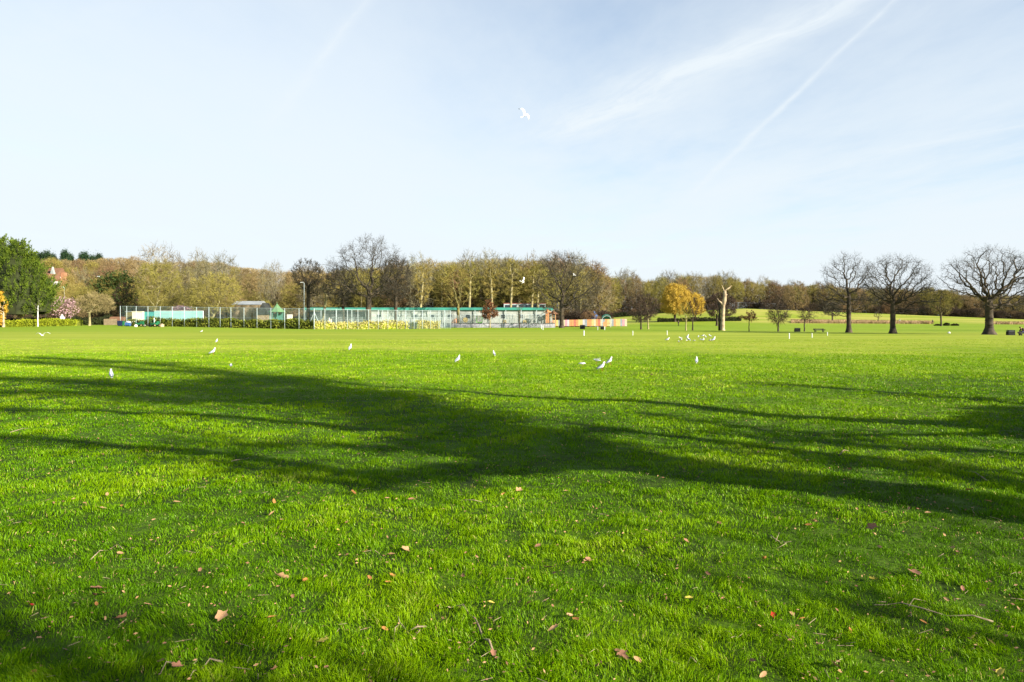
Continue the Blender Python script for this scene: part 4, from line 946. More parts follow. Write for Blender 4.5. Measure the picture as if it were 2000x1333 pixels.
def painted_fence():
    Y = 196; k = Y / F; root = play('painted_fence', 'low playground fence of panels painted in many colours', 'fence', 1060, Y)
    cols = ['yel', 'sand', 'yel', 'orange', 'orange', 'yel', 'yel', 'greyp', 'yel', 'sand', 'pinkp', 'lilac', 'orange', 'orange', 'red', 'orange', 'yel', 'yel', 'lilac', 'greyp', 'orange', 'orange', 'yel', 'sand', 'orange', 'red', 'sand', 'greyp', 'orange', 'yel', 'sand', 'greyp', 'orange', 'yel', 'yel', 'greyp', 'pinkp', 'sand']
    x0, x1 = 1060, 1224.5; n = len(cols)
    for i, c in enumerate(cols):
        a = (x0 + (x1 - x0) * i / n - 1060) * k; b_ = (x0 + (x1 - x0) * (i + 1) / n - 1060) * k; u = x0 + (x1 - x0) * i / n
        top = wz(float(np.interp(u, [1060, 1110, 1160, 1225], [626, 625, 624, 623.5])), Y); bot = wz(float(np.interp(u, [1060, 1130, 1225], [637, 635, 632])), Y); bot = min(bot, .25)
        part(root, 'panel', c, lambda b: b.box(((a + b_) / 2, 0, (top + bot) / 2 ), (b_ - a - .03, .06, top - bot)))
    part(root, 'rail', 'timber', lambda b: [b.box(((x1 - 1060) * k / 2, .07, z), ((x1 - 1060) * k, .06, .1)) for z in (.5, 1.5)])
    [part(root, 'post', 'timber', lambda b: b.box(((x1 - 1060) * k * j / 16, .1, .8), (.1, .1, 1.6))) for j in range(17)]
painted_fence()
def slide_tower():
    Y = 205; k = Y / F; root = play('play_tower', 'dark blue play tower with a peaked roof behind the painted fence', 'play tower', 1160, Y)
    for x in (-5, 5):
        for y in (-.6, .6): part(root, 'post', 'blue', lambda b: b.box((x * k, y, wz(618, Y) / 2), (.16, .16, wz(618, Y))))
    part(root, 'panel', 'blue', lambda b: b.box((0, -.6, wz(622, Y)), (10 * k, .08, 1.4))); part(root, 'platform', 'greyp', lambda b: b.box((0, 0, 1.6), (10 * k, 1.3, .12)))
    part(root, 'roof', 'blue', lambda b: b.tube([(0, 0, wz(618, Y)), (0, 0, wz(608, Y))], [1.2, .06], 4)); part(root, 'ladder', 'teal', lambda b: [b.box((-6 * k, -.9, z), (.7, .05, .05)) for z in (.4, .8, 1.2, 1.6)])
slide_tower()
def arch():
    Y = 188; k = Y / F; root = play('play_canopy', 'bright green arched canopy over a play frame', 'play canopy', 1184, Y)
    th = np.linspace(.15, math.pi - .15, 12); rx = 8.5 * k; rz = wz(615.5, Y) - wz(623, Y)
    def can(b):
        for y0, y1 in ((-.9, .9),):
            V = [(rx * math.cos(t), y, wz(623, Y) + rz * math.sin(t) + o) for o in (0, .12) for y in (y0, y1) for t in th]
            n = 12; Q = []
            for j in range(n - 1): Q += [[j, j+1, n+j+1, n+j], [2*n+j, 3*n+j, 3*n+j+1, 2*n+j+1], [j, 2*n+j, 2*n+j+1, j+1], [n+j, n+j+1, 3*n+j+1, 3*n+j]]
            b.add(V, Q)
    part(root, 'canopy', 'teal', can)
    def endp(b):
        V = [(rx * .96 * math.cos(t), yy, wz(623, Y) + rz * .96 * math.sin(t)) for yy in (.5, .56) for t in th]; n = 12
        b.add(V + [(0, .5, wz(623, Y)), (0, .56, wz(623, Y))], [], [[j, j + 1, 24] for j in range(11)] + [[12 + j + 1, 12 + j, 25] for j in range(11)])
    part(root, 'end_panel', 'teal', endp)
    for s in (-1, 1): part(root, 'post', 'galv', lambda b: b.tube([(s * rx * .95, -.6, 0), (s * rx, -.6, wz(623, Y))], .07, 6))
    part(root, 'ring', 'galv', lambda b: b.tube([(rx * 1.15 * math.cos(t), -1.0, 1.5 + 1.5 * math.sin(t)) for t in np.linspace(-.3, math.pi + .3, 14)], .06, 6))
    part(root, 'deck', 'orange', lambda b: b.box((0, 0, 1.0), (rx * 1.7, 1.4, .12))); part(root, 'panel', 'orange', lambda b: b.box((-rx * .4, -.7, .8), (rx * .7, .06, 1.3)))
arch()

# ------------------------------------------------------------------ bins, benches, posts
def litter_bin(px, row, wpx, hpx, label, seed=0):
    Y = yrow(row); k = Y / F; w = wpx * k; h = hpx * k; root = empty('litter_bin', pos(px, Y), label, 'litter bin')
    part(root, 'body', 'black', lambda b: [b.box((0, 0, h * .38), (w, w * .7, h * .76))] + [b.box((-w/2 + w * i / 7, -w * .36, h * .38), (.03, .03, h * .7)) for i in range(8)])
    part(root, 'lid', 'black', lambda b: b.box((0, 0, h * .95), (w * 1.04, w * .76, h * .1)))
    part(root, 'opening', 'greyp', lambda b: b.box((0, 0, h * .83), (w * .8, w * .5, h * .13)))
    for s in (-1, 1): part(root, 'pillar', 'black', lambda b: b.box((s * w * .46, -w * .3, h * .83), (w * .08, w * .08, h * .14)))
litter_bin(1137.5, 643, 9.5, 8, 'black litter bin with a white post before it, near the wide dark tree')
litter_bin(1557, 648.5, 9.5, 7.5, 'black litter bin between two small bare trees')
litter_bin(1973.5, 655, 12, 10, 'black litter bin beside the stoutest oak')
litter_bin(1176, 644, 6, 7, 'black litter bin standing between two white posts')
def bench(px, row, wpx, hpx, label, rz=0):
    Y = yrow(row); k = Y / F; w = wpx * k; h = hpx * k; root = empty('park_bench', pos(px, Y), label, 'bench', rz=rz)
    part(root, 'seat', 'bench', lambda b: [b.box((0, -.25 + i * .12, h * .55), (w, .1, .05)) for i in range(4)])
    part(root, 'backrest', 'bench', lambda b: [b.box((0, .22 + .03 * i, h * (.7 + .14 * i)), (w, .04, h * .11)) for i in range(3)])
    for s in (-1, 1): part(root, 'leg', 'black', lambda b: [b.box((s * w * .36, -.2, h * .27), (.09, .08, h * .54)), b.box((s * w * .36, .2, h * .5), (.09, .08, h))])
    for s in (-1, 1): part(root, 'armrest', 'bench', lambda b: [b.box((s * w * .48, -.03, h * .78), (.07, .5, .05)), b.box((s * w * .48, -.24, h * .66), (.06, .06, h * .22))])
bench(1600, 649, 21, 6.5, 'long dark park bench left of the leftmost big oak')
bench(2001, 656, 22, 7, 'dark bench at the right edge with a seated person')
posts = [(1140.5, 656, 10, 2.2, 'thickest white post standing before the black bin near the wide dark tree'), (1236, 655.5, 9, 1.3, 'faint pale post left of the rounded pair of trees'), (1303, 655, 9, 1.3, 'slim pale post above the leftmost gull of the far flock'),
         (1541.5, 662, 11, 2, 'tallest of the white posts, left of the small bin'), (1586, 660, 9, 1.8, 'white post below the park bench'), (1616, 656, 7, 1.6, 'white post right of the park bench'),
         (1057.5, 643, 8, 1.2, 'left one of two close white posts near the slide'), (1060.5, 645, 9, 1.2, 'right one of two close white posts near the slide'), (1167.5, 645, 7, 1, 'white post left of the bin near the arched canopy'), (1181, 645, 7, 1.4, 'white post right of the bin near the arched canopy')]
for px, row, h, w, lb in posts:
    Y = yrow(row); k = Y / F; root = empty('marker_post', pos(px, Y), lb, 'post', group='white marker posts on the grass')
    part(root, 'shaft', 'white', lambda b: b.tube([(0, 0, -.1), (0, 0, h * k - .04), (0, 0, h * k)], [w * k / 2, w * k / 2, w * k * .3], 8))

# ------------------------------------------------------------------ things by the left hedge
def wheelie(px, Y, h, m, label):
    root = empty('wheelie_bin', pos(px, Y), label, 'bin')
    part(root, 'body', m, lambda b: b.add([(-.28,-.3,.08),(.28,-.3,.08),(.28,.3,.08),(-.28,.3,.08),(-.36,-.38,h-.1),(.36,-.38,h-.1),(.36,.38,h-.1),(-.36,.38,h-.1)], [[0,3,2,1],[4,5,6,7],[0,1,5,4],[1,2,6,5],[2,3,7,6],[3,0,4,7]]))
    part(root, 'lid', m, lambda b: b.box((0, -.02, h - .05), (.78, .84, .08)))
    for s in (-1, 1): part(root, 'wheel', 'rubber', lambda b: b.tube([(s * .34, .3, .12), (s * .28, .3, .12)], .12, 12))
wheelie(234, 150, 1.15, 'navy', 'dark blue green wheelie bin at the end of the board fence'); wheelie(239, 151, 1.1, 'grn', 'green wheelie bin right of the dark one')
def roller(px, Y):
    root = empty('pitch_cover_roller', pos(px, Y), 'blue roller drum with a white cover on top', 'roller')
    part(root, 'drum', 'blue', lambda b: b.tube([(-.45, 0, .42), (.45, 0, .42)], .4, 14)); part(root, 'cover', 'white', lambda b: b.tube([(-.5, 0, .85), (0, -.02, .93), (.55, 0, .86)], [.12, .2, .1], 8), True)
    part(root, 'handle', 'greyp', lambda b: b.tube([(-.5, 0, .42), (-.5, .7, .9), (.5, .7, .9), (.5, 0, .42)], .03, 6))
roller(250, 147)
def mower(px, Y, label, m='grn', s=1.0, rz=0):
    root = empty('ride_on_mower', pos(px, Y), label, 'mower', rz=rz, scale=s)
    part(root, 'body', m, lambda b: [b.box((0, 0, .55), (1.5, .8, .4)), b.box((.45, 0, .9), (.6, .6, .35))])
    for x in (-.55, .55):
        for y in (-.45, .45):
            w = part(root, 'wheel', 'rubber', lambda b: b.tube([(x, y - .09, .3), (x, y + .09, .3)], .3, 14)); part(w, 'hub', 'yel', lambda b: b.tube([(x, y - .11, .3), (x, y - .095, .3)], .12, 10))
    part(root, 'seat', 'black', lambda b: [b.box((-.3, 0, .82), (.4, .45, .1)), b.box((-.5, 0, 1.05), (.1, .45, .4))])
    part(root, 'steering_wheel', 'black', lambda b: b.tube([(.15 + .02 * math.cos(t), .18 * math.cos(t), 1.12 + .18 * math.sin(t)) for t in np.linspace(0, 6.28, 12)], .02, 5))
    part(root, 'roll_bar', m, lambda b: b.tube([(-.65, -.35, .7), (-.65, -.35, 1.45), (-.65, .35, 1.45), (-.65, .35, .7)], .04, 6))
mower(273, 145, 'green ride on mower parked in front of the cream shed'); mower(303, 144, 'upright green mower parked under the teal shed corner', rz=1.2, s=1.05)
def sacks(px, Y, w, h, m, label, name='grass_sack', cat='sack'):
    root = empty(name, pos(px, Y), label, cat); part(root, 'bag', m, lambda b: b.tube([(0, 0, 0), (0, 0, h * .3), (.03, 0, h * .75), (0, 0, h)], [w * .45, w * .5, w * .42, w * .15], 10), True)
    part(root, 'tie', 'timber', lambda b: b.tube([(0, 0, h * .93), (0, 0, h + .06)], [w * .16, w * .1], 8))
sacks(265, 142, .7, .5, 'cream', 'cream sack lying in front of the green mower'); sacks(283, 142.5, .35, .45, 'cream', 'smallest cream sack left of the black trolley'); sacks(316, 142, .95, .65, 'dead', 'large tan sack at the foot of the turquoise wall')
sacks(301, 145.6, .4, 1.75, 'white', 'tall white bag leaning on the upright mower')
def trolley(px, Y):
    root = empty('net_trolley', pos(px, Y), 'black folding trolley with crossed legs near the mowers', 'trolley')
    for s in (-1, 1): part(root, 'leg', 'black', lambda b: b.tube([(-.55 * s, 0, 0), (.1 * s, 0, .45), (.35 * s, 0, .7)], .035, 6))
    part(root, 'handle', 'black', lambda b: b.tube([(0, 0, .45), (0, .05, 1.1)], .03, 6)); part(root, 'tray', 'black', lambda b: b.box((0, 0, .42), (.8, .5, .06)))
    part(root, 'wheel', 'rubber', lambda b: b.tube([(.5, -.05, .12), (.5, .05, .12)], .12, 12))
trolley(288, 142)
def car(px, Y, m, label, rz=0):
    root = empty('parked_car', pos(px, Y), label, 'car', rz=rz)
    xs = [-2.1, -2.0, -1.2, -.6, .7, 1.5, 2.05, 2.1]; zt = [.75, .9, .98, 1.42, 1.45, .98, .85, .6]; zb = [.3] * 8
    def body(b):
        V = []; Q = []
        for x, t, bb in zip(xs, zt, zb):
            wi = .85 if t < 1.2 else .68
            V += [(x, -.85, bb), (x, -.86, min(t, .92)), (x, -wi, t), (x, wi, t), (x, .86, min(t, .92)), (x, .85, bb)]
        for i in range(7):
            for j in range(6): Q.append([i*6 + j, i*6 + (j+1) % 6, (i+1)*6 + (j+1) % 6, (i+1)*6 + j])
        b.add(V, Q + [[0, 1, 4, 5], [1, 2, 3, 4], [42, 47, 46, 43], [43, 46, 45, 44]])
    part(root, 'body', m, body, True)
    part(root, 'window', 'glass', lambda b: b.add([(-.95, -.80, .95), (1.2, -.80, .95), (.65, -.70, 1.38), (-.55, -.70, 1.38)], [[0, 1, 2, 3]]))
    for x in (-1.35, 1.35):
        for y in (-.8, .8):
            w = part(root, 'wheel', 'rubber', lambda b: b.tube([(x, y - .1, .32), (x, y + .1, .32)], .32, 16)); part(w, 'rim', 'greyp', lambda b: b.tube([(x, y - .12, .32), (x, y - .105, .32)], .19, 12))
car(110, 171, 'navy', 'dark blue car parked behind the clipped hedge'); 
def tent(px, Y):
    root = empty('white_gazebo', pos(px, Y), 'small white peaked gazebo behind the clipped hedge', 'gazebo')
    part(root, 'canopy', 'white', lambda b: b.tube([(0, 0, 1.5), (0, 0, 1.9), (0, 0, 2.7)], [.75, .68, .05], 4))
    for x in (-.5, .5):
        for y in (-.5, .5): part(root, 'leg', 'white', lambda b: b.box((x, y, .8), (.05, .05, 1.6)))
tent(121, 170)
r_ = empty('marker_stone', pos(1853.5, yrow(652)), 'single white gull like lump lying in the shadow of the stoutest oak', 'stone')
part(r_, 'stone', 'white', lambda b: b.tube([(-.16, 0, 0), (-.08, 0, .12), (.08, 0, .14), (.18, 0, .02)], [.04, .12, .11, .03], 8), True)

# ------------------------------------------------------------------ gulls
def gull_stand(px, row, hpx, label, lean=1.0, rz=0.0, seed=0, group='gulls standing on the grass', wings=False):
    """upright black headed gull in winter plumage; +x is forwards"""
    Y = yrow(row); sc = hpx * Y / F / .31
    X = wx(px, Y); root = empty('gull', (X, Y, gz(X, Y) + .02), label, 'gull', rz=rz, group=group, scale=sc)
    up = lean    # 1 upright, 0 level and feeding
    A = np.array([(-.15, 0, .075), (-.11, 0, .105), (-.065, 0, .135), (-.015, 0, .17), (.025, 0, .21), (.045, 0, .255), (.052, 0, .29), (.062, 0, .318), (.084, 0, .322), (.106, 0, .314)])
    B = np.array([(-.20, 0, .21), (-.14, 0, .195), (-.07, 0, .18), (0, 0, .17), (.055, 0, .165), (.10, 0, .15), (.135, 0, .12), (.16, 0, .095), (.178, 0, .08), (.19, 0, .068)])
    C = A * up + B * (1 - up)
    part(root, 'body', 'feather', lambda b: b.loft(C, [.008, .03, .055, .066, .056, .036, .028, .031, .028, .010], [.006, .02, .042, .056, .054, .036, .028, .031, .028, .010], 12), True)
    hd = C[-1]; d = (C[-1] - C[-2]); d = d / np.linalg.norm(d)
    part(root, 'bill', 'bill', lambda b: b.tube([hd - d * .005, hd + d * .02 - [0, 0, .003], hd + d * .045 - [0, 0, .01]], [.007, .006, .001], 6))
    for s in (-1, 1):
        off = np.array([0, s * .008, .006])
        W = C[:5][::-1] + np.array([0, s * .042, .014]); W[-1] += [-.07, -s * .025, 0.0]; W[-2] += [-.02, -s * .01, 0]
        w = part(root, 'wing', 'mantle', lambda b: b.loft(W, [.012, .025, .028, .022, .004], [.02, .045, .048, .03, .006], 8), True)
        part(w, 'wing_tip', 'black', lambda b: b.loft([W[-1] + [.05, 0, 0], W[-1], W[-1] + [-.045, -s * .005, .0]], [.010, .009, .002], [.012, .009, .002], 6))
        part(root, 'eye', 'black', lambda b: b.tube([C[-3] + [.008, s * .026, .008], C[-3] + [.008, s * .033, .008]], .005, 6))
        part(root, 'leg', 'bill', lambda b: b.tube([(.0, s * .025, .13), (.008, s * .025, .065), (0, s * .025, .012), (.03, s * .028, .004)], [.008, .004, .004, .006], 5))
    part(root, 'tail', 'feather', lambda b: b.loft([C[1], C[0], C[0] + (C[0] - C[1]) * .9], [.022, .026, .022], [.008, .004, .002], 8))
    if wings:
        for s in (-1, 1): part(root, 'raised_wing', 'feather', lambda b: b.loft([(.02, s*.05, .19), (-.04, s*.10, .25), (-.12, s*.12, .27), (-.22, s*.10, .26)], [.03, .04, .03, .004], [.008, .008, .006, .002], 6))
    return root
pi = math.pi
GL = [(217, 742, 18, 'nearest gull, standing alone in the shade at the left', 1, 2.2), (416.5, 694.5, 13, 'gull facing right, above the shade at the left', 1, .5), (451, 723, 12, 'gull with its head turned down, at the edge of the shade', .6, 1.9),
      (423.5, 671, 8, 'small far gull beyond the others at the left', .9, 1.6), (394, 650.5, 5, 'smallest most distant gull at the left', .8, 1), (684.5, 686, 12, 'lone upright gull left of the centre', 1, 1.4),
      (895, 709, 14, 'larger of two upright gulls near the centre', 1, .9), (964.5, 697, 10.5, 'smaller of two upright gulls near the centre', 1, 2.0),
      (1138, 717.5, 11, 'gull leaning forward to feed, leftmost of the group of four', .35, .1), (1191.5, 713, 14, 'upright gull, rightmost of the group of four', 1, .4), (1176, 727, 17, 'upright gull nearest in the group of four', .95, .2),
      (1165, 710.5, 12, 'gull flapping raised wings in the group of four', .5, 2.9), (1360.5, 713, 13, 'upright gull standing alone right of the group of four', 1, 1.3)]
for i, (px, row, h, lb, ln, rz) in enumerate(GL): gull_stand(px, row, h, lb, ln, rz, i, wings='flapping' in lb)
FL = [(1304.5, 668, 7, .6, 'leftmost gull of the far flock'), (1325.5, 671, 5, .2, 'lowest gull at the left of the far flock'), (1328, 664, 5, .3, 'gull behind the lowest one in the far flock'), (1330.6, 668, 6, .8, 'gull in front of the leftmost trio in the far flock'),
      (1343.3, 661.5, 6, .9, 'upright gull highest in the left half of the far flock'), (1344, 668, 7.5, .9, 'whitest upright gull of the far flock'), (1341, 668.5, 4, .1, 'grey backed gull crouching beside the whitest one'),
      (1356.3, 669, 4, .1, 'lone crouching gull at the middle of the far flock'), (1364.3, 661, 4.5, .5, 'leftmost of the four gulls in the back row of the far flock'), (1369.6, 668, 5.5, .2, 'left one of two touching gulls in the far flock'),
      (1374, 668, 6.5, .6, 'right one of two touching gulls in the far flock'), (1373.4, 659.5, 5, .4, 'second gull from the left in the back row of the far flock'), (1378.3, 661.5, 4.5, .8, 'third gull from the left in the back row of the far flock'),
      (1386.2, 659.5, 5, .8, 'rightmost gull in the back row of the far flock'), (1387, 669, 5.5, .4, 'small gull just left of the rightmost one in the far flock'), (1394.4, 668.5, 8, .9, 'rightmost gull of the far flock')]
for i, (px, row, h, ln, lb) in enumerate(FL): gull_stand(px, row, h * 1.2, lb, .5 + .5 * ln, (i * 1.7) % 6.28, i, group='far flock of gulls')
def gull_fly(px, py, Y, span, label, rz=0, bank=0, pitch=0, flap=.3):
    root = empty('flying_gull', (wx(px, Y), Y, wz(py, Y)), label, 'gull', group='gulls in flight', scale=span)
    root.rotation_euler = (bank, pitch, rz)
    C = np.array([(-.2, 0, 0), (-.12, 0, 0), (0, 0, 0), (.1, 0, .005), (.16, 0, .015), (.2, 0, .015), (.225, 0, .01)])
    part(root, 'body', 'feather', lambda b: b.loft(C, [.006, .03, .05, .045, .028, .026, .008], [.005, .025, .045, .042, .028, .025, .008], 10), True)
    part(root, 'bill', 'bill', lambda b: b.tube([(.22, 0, .01), (.26, 0, 0)], [.007, .002], 5))
    part(root, 'tail', 'feather', lambda b: b.loft([(-.15, 0, 0), (-.22, 0, 0), (-.29, 0, 0)], [.02, .035, .05], [.008, .004, .002], 8))
    for s in (-1, 1):
        def wing(b):
            a = [(.09, 0), (.10, .16), (.03, .34), (-.10, .5)]; c = [(-.06, 0), (-.04, .16), (-.08, .34), (-.12, .5)]
            zz = [.02, .02 + flap * .16, .02 + flap * .2, .02 + flap * .08]
            V = []
            for i in range(4):
                V += [(a[i][0], s * (a[i][1] + .02), zz[i]), (c[i][0], s * (c[i][1] + .02), zz[i]), (c[i][0], s * (c[i][1] + .02), zz[i] - .006), (a[i][0], s * (a[i][1] + .02), zz[i] - .006)]
            Q = [[i*4 + j, i*4 + (j+1) % 4, i*4 + 4 + (j+1) % 4, i*4 + 4 + j] for i in range(3) for j in range(4)]
            b.add(V, Q + [[12, 13, 14, 15]])
        w = part(root, 'wing', 'feather' if flap > .8 else 'mantle', wing)
        zt = .02 + flap * .11; part(w, 'wing_tip', 'black', lambda b: b.add([(-.03, s * .44, zt + .004), (-.09, s * .43, zt + .004), (-.135, s * .53, zt - .006), (-.12, s * .535, zt - .006)], [[0, 1, 2, 3]]))
gull_fly(83, 655.5, 52, .95, 'gull gliding low over the grass at the left with spread wings', rz=-1.4, bank=.05, flap=1.0)
gull_fly(1025, 226, 36, .85, 'gull flying high in the open sky', rz=.4, bank=1.0, flap=1.3, pitch=-.5)
gull_fly(1020, 551, 70, .95, 'gull flying in front of the woodland near the centre', rz=.3, bank=.8, flap=1.8, pitch=.4)
gull_fly(1121, 538, 120, .8, 'tiny distant gull flying before the wide dark tree', rz=.8, bank=.6, flap=1.2)

# ------------------------------------------------------------------ people
def skin_mesh(name, verts, edges, radii, m, parent, sub=2):
    me = bpy.data.meshes.new(name); me.from_pydata([tuple(v) for v in verts], edges, []); o = bpy.data.objects.new(name, me); COL.objects.link(o)
    sk = o.modifiers.new('s', 'SKIN'); sv = me.skin_vertices[0] if len(me.skin_vertices) else None
    if sv is None:
        me.attributes  # legacy layer is created through bmesh
        import bmesh
        bm = bmesh.new(); bm.from_mesh(me); bm.verts.layers.skin.verify(); bm.to_mesh(me); bm.free(); sv = me.skin_vertices[0]
    for i, r in enumerate(radii): sv.data[i].radius = (r, r); sv.data[i].use_root = (i == 0)
    ss_ = o.modifiers.new('b', 'SUBSURF'); ss_.levels = sub; ss_.render_levels = sub
    bpy.context.view_layer.update(); dg = bpy.context.evaluated_depsgraph_get(); nm = bpy.data.meshes.new_from_object(o.evaluated_get(dg))
    o.modifiers.clear(); o.data = nm; nm.name = name; nm.materials.clear(); nm.materials.append(m)
    for p in nm.polygons: p.use_smooth = True
    o.parent = parent; return o
def person(loc, label, J, sc=1.0, rz=0, top='coat', legs='denim'):
    root = empty('person', loc, label, 'person', rz=rz, scale=sc)
    n = ['pelvis', 'waist', 'chest', 'neck', 'head', 'crown', 'shl', 'ell', 'wrl', 'shr', 'elr', 'wrr', 'hil', 'knl', 'anl', 'tol', 'hir', 'knr', 'anr', 'tor']
    V = [J[k] for k in n]; ix = {k: i for i, k in enumerate(n)}
    E = [('pelvis', 'waist'), ('waist', 'chest'), ('chest', 'neck'), ('neck', 'head'), ('head', 'crown'), ('chest', 'shl'), ('shl', 'ell'), ('ell', 'wrl'), ('chest', 'shr'), ('shr', 'elr'), ('elr', 'wrr'),
         ('pelvis', 'hil'), ('hil', 'knl'), ('knl', 'anl'), ('anl', 'tol'), ('pelvis', 'hir'), ('hir', 'knr'), ('knr', 'anr'), ('anr', 'tor')]
    rad = dict(pelvis=.14, waist=.12, chest=.15, neck=.055, head=.10, crown=.085, shl=.07, ell=.045, wrl=.03, shr=.07, elr=.045, wrr=.03, hil=.09, knl=.06, anl=.04, tol=.035, hir=.09, knr=.06, anr=.04, tor=.035)
    VV = [Vector(v) for v in V]; EE = [(ix[a], ix[b]) for a, b in E]; RR = [rad[k] for k in n]
    for e, w in (('ell', 'wrl'), ('elr', 'wrr')):
        d = (Vector(J[w]) - Vector(J[e])).normalized(); palm = len(VV); VV.append(Vector(J[w]) + d * .06); RR.append(.032); EE.append((ix[w], palm))
        side = d.cross(Vector((1, 0, 0))).normalized()
        for q, (o, L) in enumerate(((-.03, .06), (-.01, .075), (.01, .07), (.03, .055), (-.045, .035))):
            VV.append(VV[palm] + side * o + d * L + Vector((.012, 0, 0))); RR.append(.009); EE.append((palm, len(VV) - 1))
    skin_mesh('body', VV, EE, RR, M['skin'], root)
    def sub(names, grow, name, m):
        vs = [J[k] for k in names]; ii = {k: i for i, k in enumerate(names)}; es = [(ii[a], ii[b]) for a, b in E if a in ii and b in ii]
        skin_mesh(name, vs, es, [rad[k] + grow for k in names], M[m], root)
    sub(['chest', 'waist', 'pelvis', 'shl', 'ell', 'wrl', 'shr', 'elr', 'wrr'], .03, 'jacket', top)
    sub(['pelvis', 'hil', 'knl', 'anl', 'hir', 'knr', 'anr'], .025, 'trousers', legs)
    h = Vector(J['crown']); part(root, 'hair', 'hair', lambda b: b.tube([h + Vector((0, 0, -.05)), h + Vector((0, 0, .02)), h + Vector((0, 0, .09))], [.105, .105, .05], 10), True)
    f = Vector(J['head']) + Vector(J.get('face', (0, -.1, 0)))
    part(root, 'nose', 'skin', lambda b: b.tube([f, f + Vector(J.get('face', (0, -.1, 0))) * .3], [.02, .008], 6))
    for a in ('l', 'r'): part(root, 'shoe', 'black', lambda b: b.tube([Vector(J['an' + a]) + Vector((0, 0, -.03)), Vector(J['to' + a])], [.06, .05], 8), True)
def walking(st=.25):
    return dict(pelvis=(0, 0, .95), waist=(0, 0, 1.1), chest=(0, 0, 1.33), neck=(0, 0, 1.5), head=(0, -.01, 1.62), crown=(0, 0, 1.70), shl=(-.19, 0, 1.40), ell=(-.23, .08, 1.14), wrl=(-.22, -.02, .92), shr=(.19, 0, 1.40), elr=(.23, -.05, 1.14), wrr=(.21, -.14, .94),
                hil=(-.1, 0, .88), knl=(-.11, -.12, .5), anl=(-.11, -st * .6, .08), tol=(-.11, -st * .6 - .16, .04), hir=(.1, 0, .88), knr=(.11, .02, .48), anr=(.11, st, .10), tor=(.11, st - .14, .04))
person(pos(1325, 238), 'person in dark clothes walking on the grass beside the golden willows', walking(), 1.03, rz=.8, top='coat', legs='coat')
person(pos(1757, 290), 'person in a pale top walking past the dry grass strip', walking(.15), .98, rz=-.6, top='shirt', legs='coat')
person(pos(1821.5, 285), 'person in dark clothes standing at the end of the dry grass strip', walking(.05), .98, rz=.2, top='coat', legs='coat')
Yq = yrow(655); pq = pos(1999.5, Yq)
person((pq[0], pq[1] - .15, pq[2]), 'person in a dark jacket sitting bent forward on the bench at the right edge',
       dict(pelvis=(.05, .1, .42), waist=(-.04, .1, .58), chest=(-.22, .08, .76), neck=(-.4, .05, .86), head=(-.5, .04, .90), crown=(-.55, .04, .97), shl=(-.26, -.12, .80), ell=(-.38, -.16, .55), wrl=(-.56, -.06, .42), shr=(-.26, .26, .80), elr=(-.38, .3, .56), wrr=(-.56, .2, .42),
            hil=(0, 0, .40), knl=(-.42, -.04, .44), anl=(-.46, -.04, .08), tol=(-.62, -.05, .04), hir=(0, .2, .40), knr=(-.42, .24, .44), anr=(-.38, .24, .08), tor=(-.54, .25, .04), face=(-.1, 0, -.02)), .95, top='jacket', legs='denim')

# ------------------------------------------------------------------ fallen leaves and sticks
def leaf_mesh(kind, m, seed):
    rng = np.random.default_rng(seed); n = 14; t = np.linspace(0, 2 * math.pi, n, endpoint=False)
    if kind == 'oval': r = .5 * (1 - .35 * np.abs(np.sin(t)) ) ; x = np.cos(t) * .5; y = np.sin(t) * .24 * (1 + .25 * np.cos(t))
    else:
        r = .5 * (1 + .22 * np.cos(5 * t)) * rng.uniform(.85, 1.1, n); x = np.cos(t) * r; y = np.sin(t) * r * .75
    curl = rng.uniform(.5, 1.1)
    z = curl * (y ** 2) * 1.6 + .25 * curl * x ** 2 + rng.normal(size=n) * .02
    V = np.vstack([np.stack([x, y, z], 1), np.stack([x * .5, y * .5, z * .25], 1), [[0, 0, 0]]]); mb = MB()
    Q = [[i, (i+1) % n, n + (i+1) % n, n + i] for i in range(n)]; T = [[n + i, n + (i+1) % n, 2*n] for i in range(n)]
    mb.add(V, Q, T); mb.segs([[.45, 0, z[0]]], [[.72, .05, z[0] + .05]], .012, .008, 4)
    return mb.mesh('fallen_leaf', M[m], True)
LM = {}
for i, (k, m) in enumerate((('oval', 'leaf_tan'), ('oval', 'leaf_or'), ('oval', 'leaf_br'), ('lobed', 'leaf_tan'), ('lobed', 'leaf_br'), ('oval', 'leaf_yel'), ('lobed', 'leaf_or'), ('lobed', 'leaf_red'), ('lobed', 'leaf_yel'))):
    LM[(k, m)] = [leaf_mesh(k, m, 10 * i + j) for j in range(3)]
lr = random.Random(9)
def leaf(px, py, wpx, kind, m, label=None, lift=.022):
    Y = yrow(py) ; s = wpx * Y / F * 1.12; X = wx(px, Y)
    o = bpy.data.objects.new('fallen_leaf', lr.choice(LM[(kind, m)])); COL.objects.link(o)
    o.location = (X, Y, gz(X, Y) + lift + s * .12); o.scale = (s, s, s); o.rotation_euler = (lr.uniform(-.5, .9), lr.uniform(-.6, .6), lr.uniform(0, 6.28))
    tag(o, label or 'small brown or tan fallen leaf lying on the turf', 'leaf', 'fallen leaves on the turf')
leaf(432, 1214, 25, 'lobed', 'leaf_tan', 'largest tan leaf, lying flat left of the forked twig')
leaf(60, 1190, 13, 'lobed', 'leaf_red', 'bright red leaf at the lower left')
leaf(1510, 1211, 12, 'lobed', 'leaf_red', 'orange red leaf standing out at the lower right')
leaf(628, 1264, 24, 'lobed', 'leaf_yel', 'yellow leaf near the bottom below the large tan one')
leaf(1080, 1239, 20, 'oval', 'leaf_tan', 'long tan leaf right of the curved stick')
leaf(1955, 1325, 18, 'lobed', 'leaf_yel', 'pale yellow leaf at the bottom right corner')
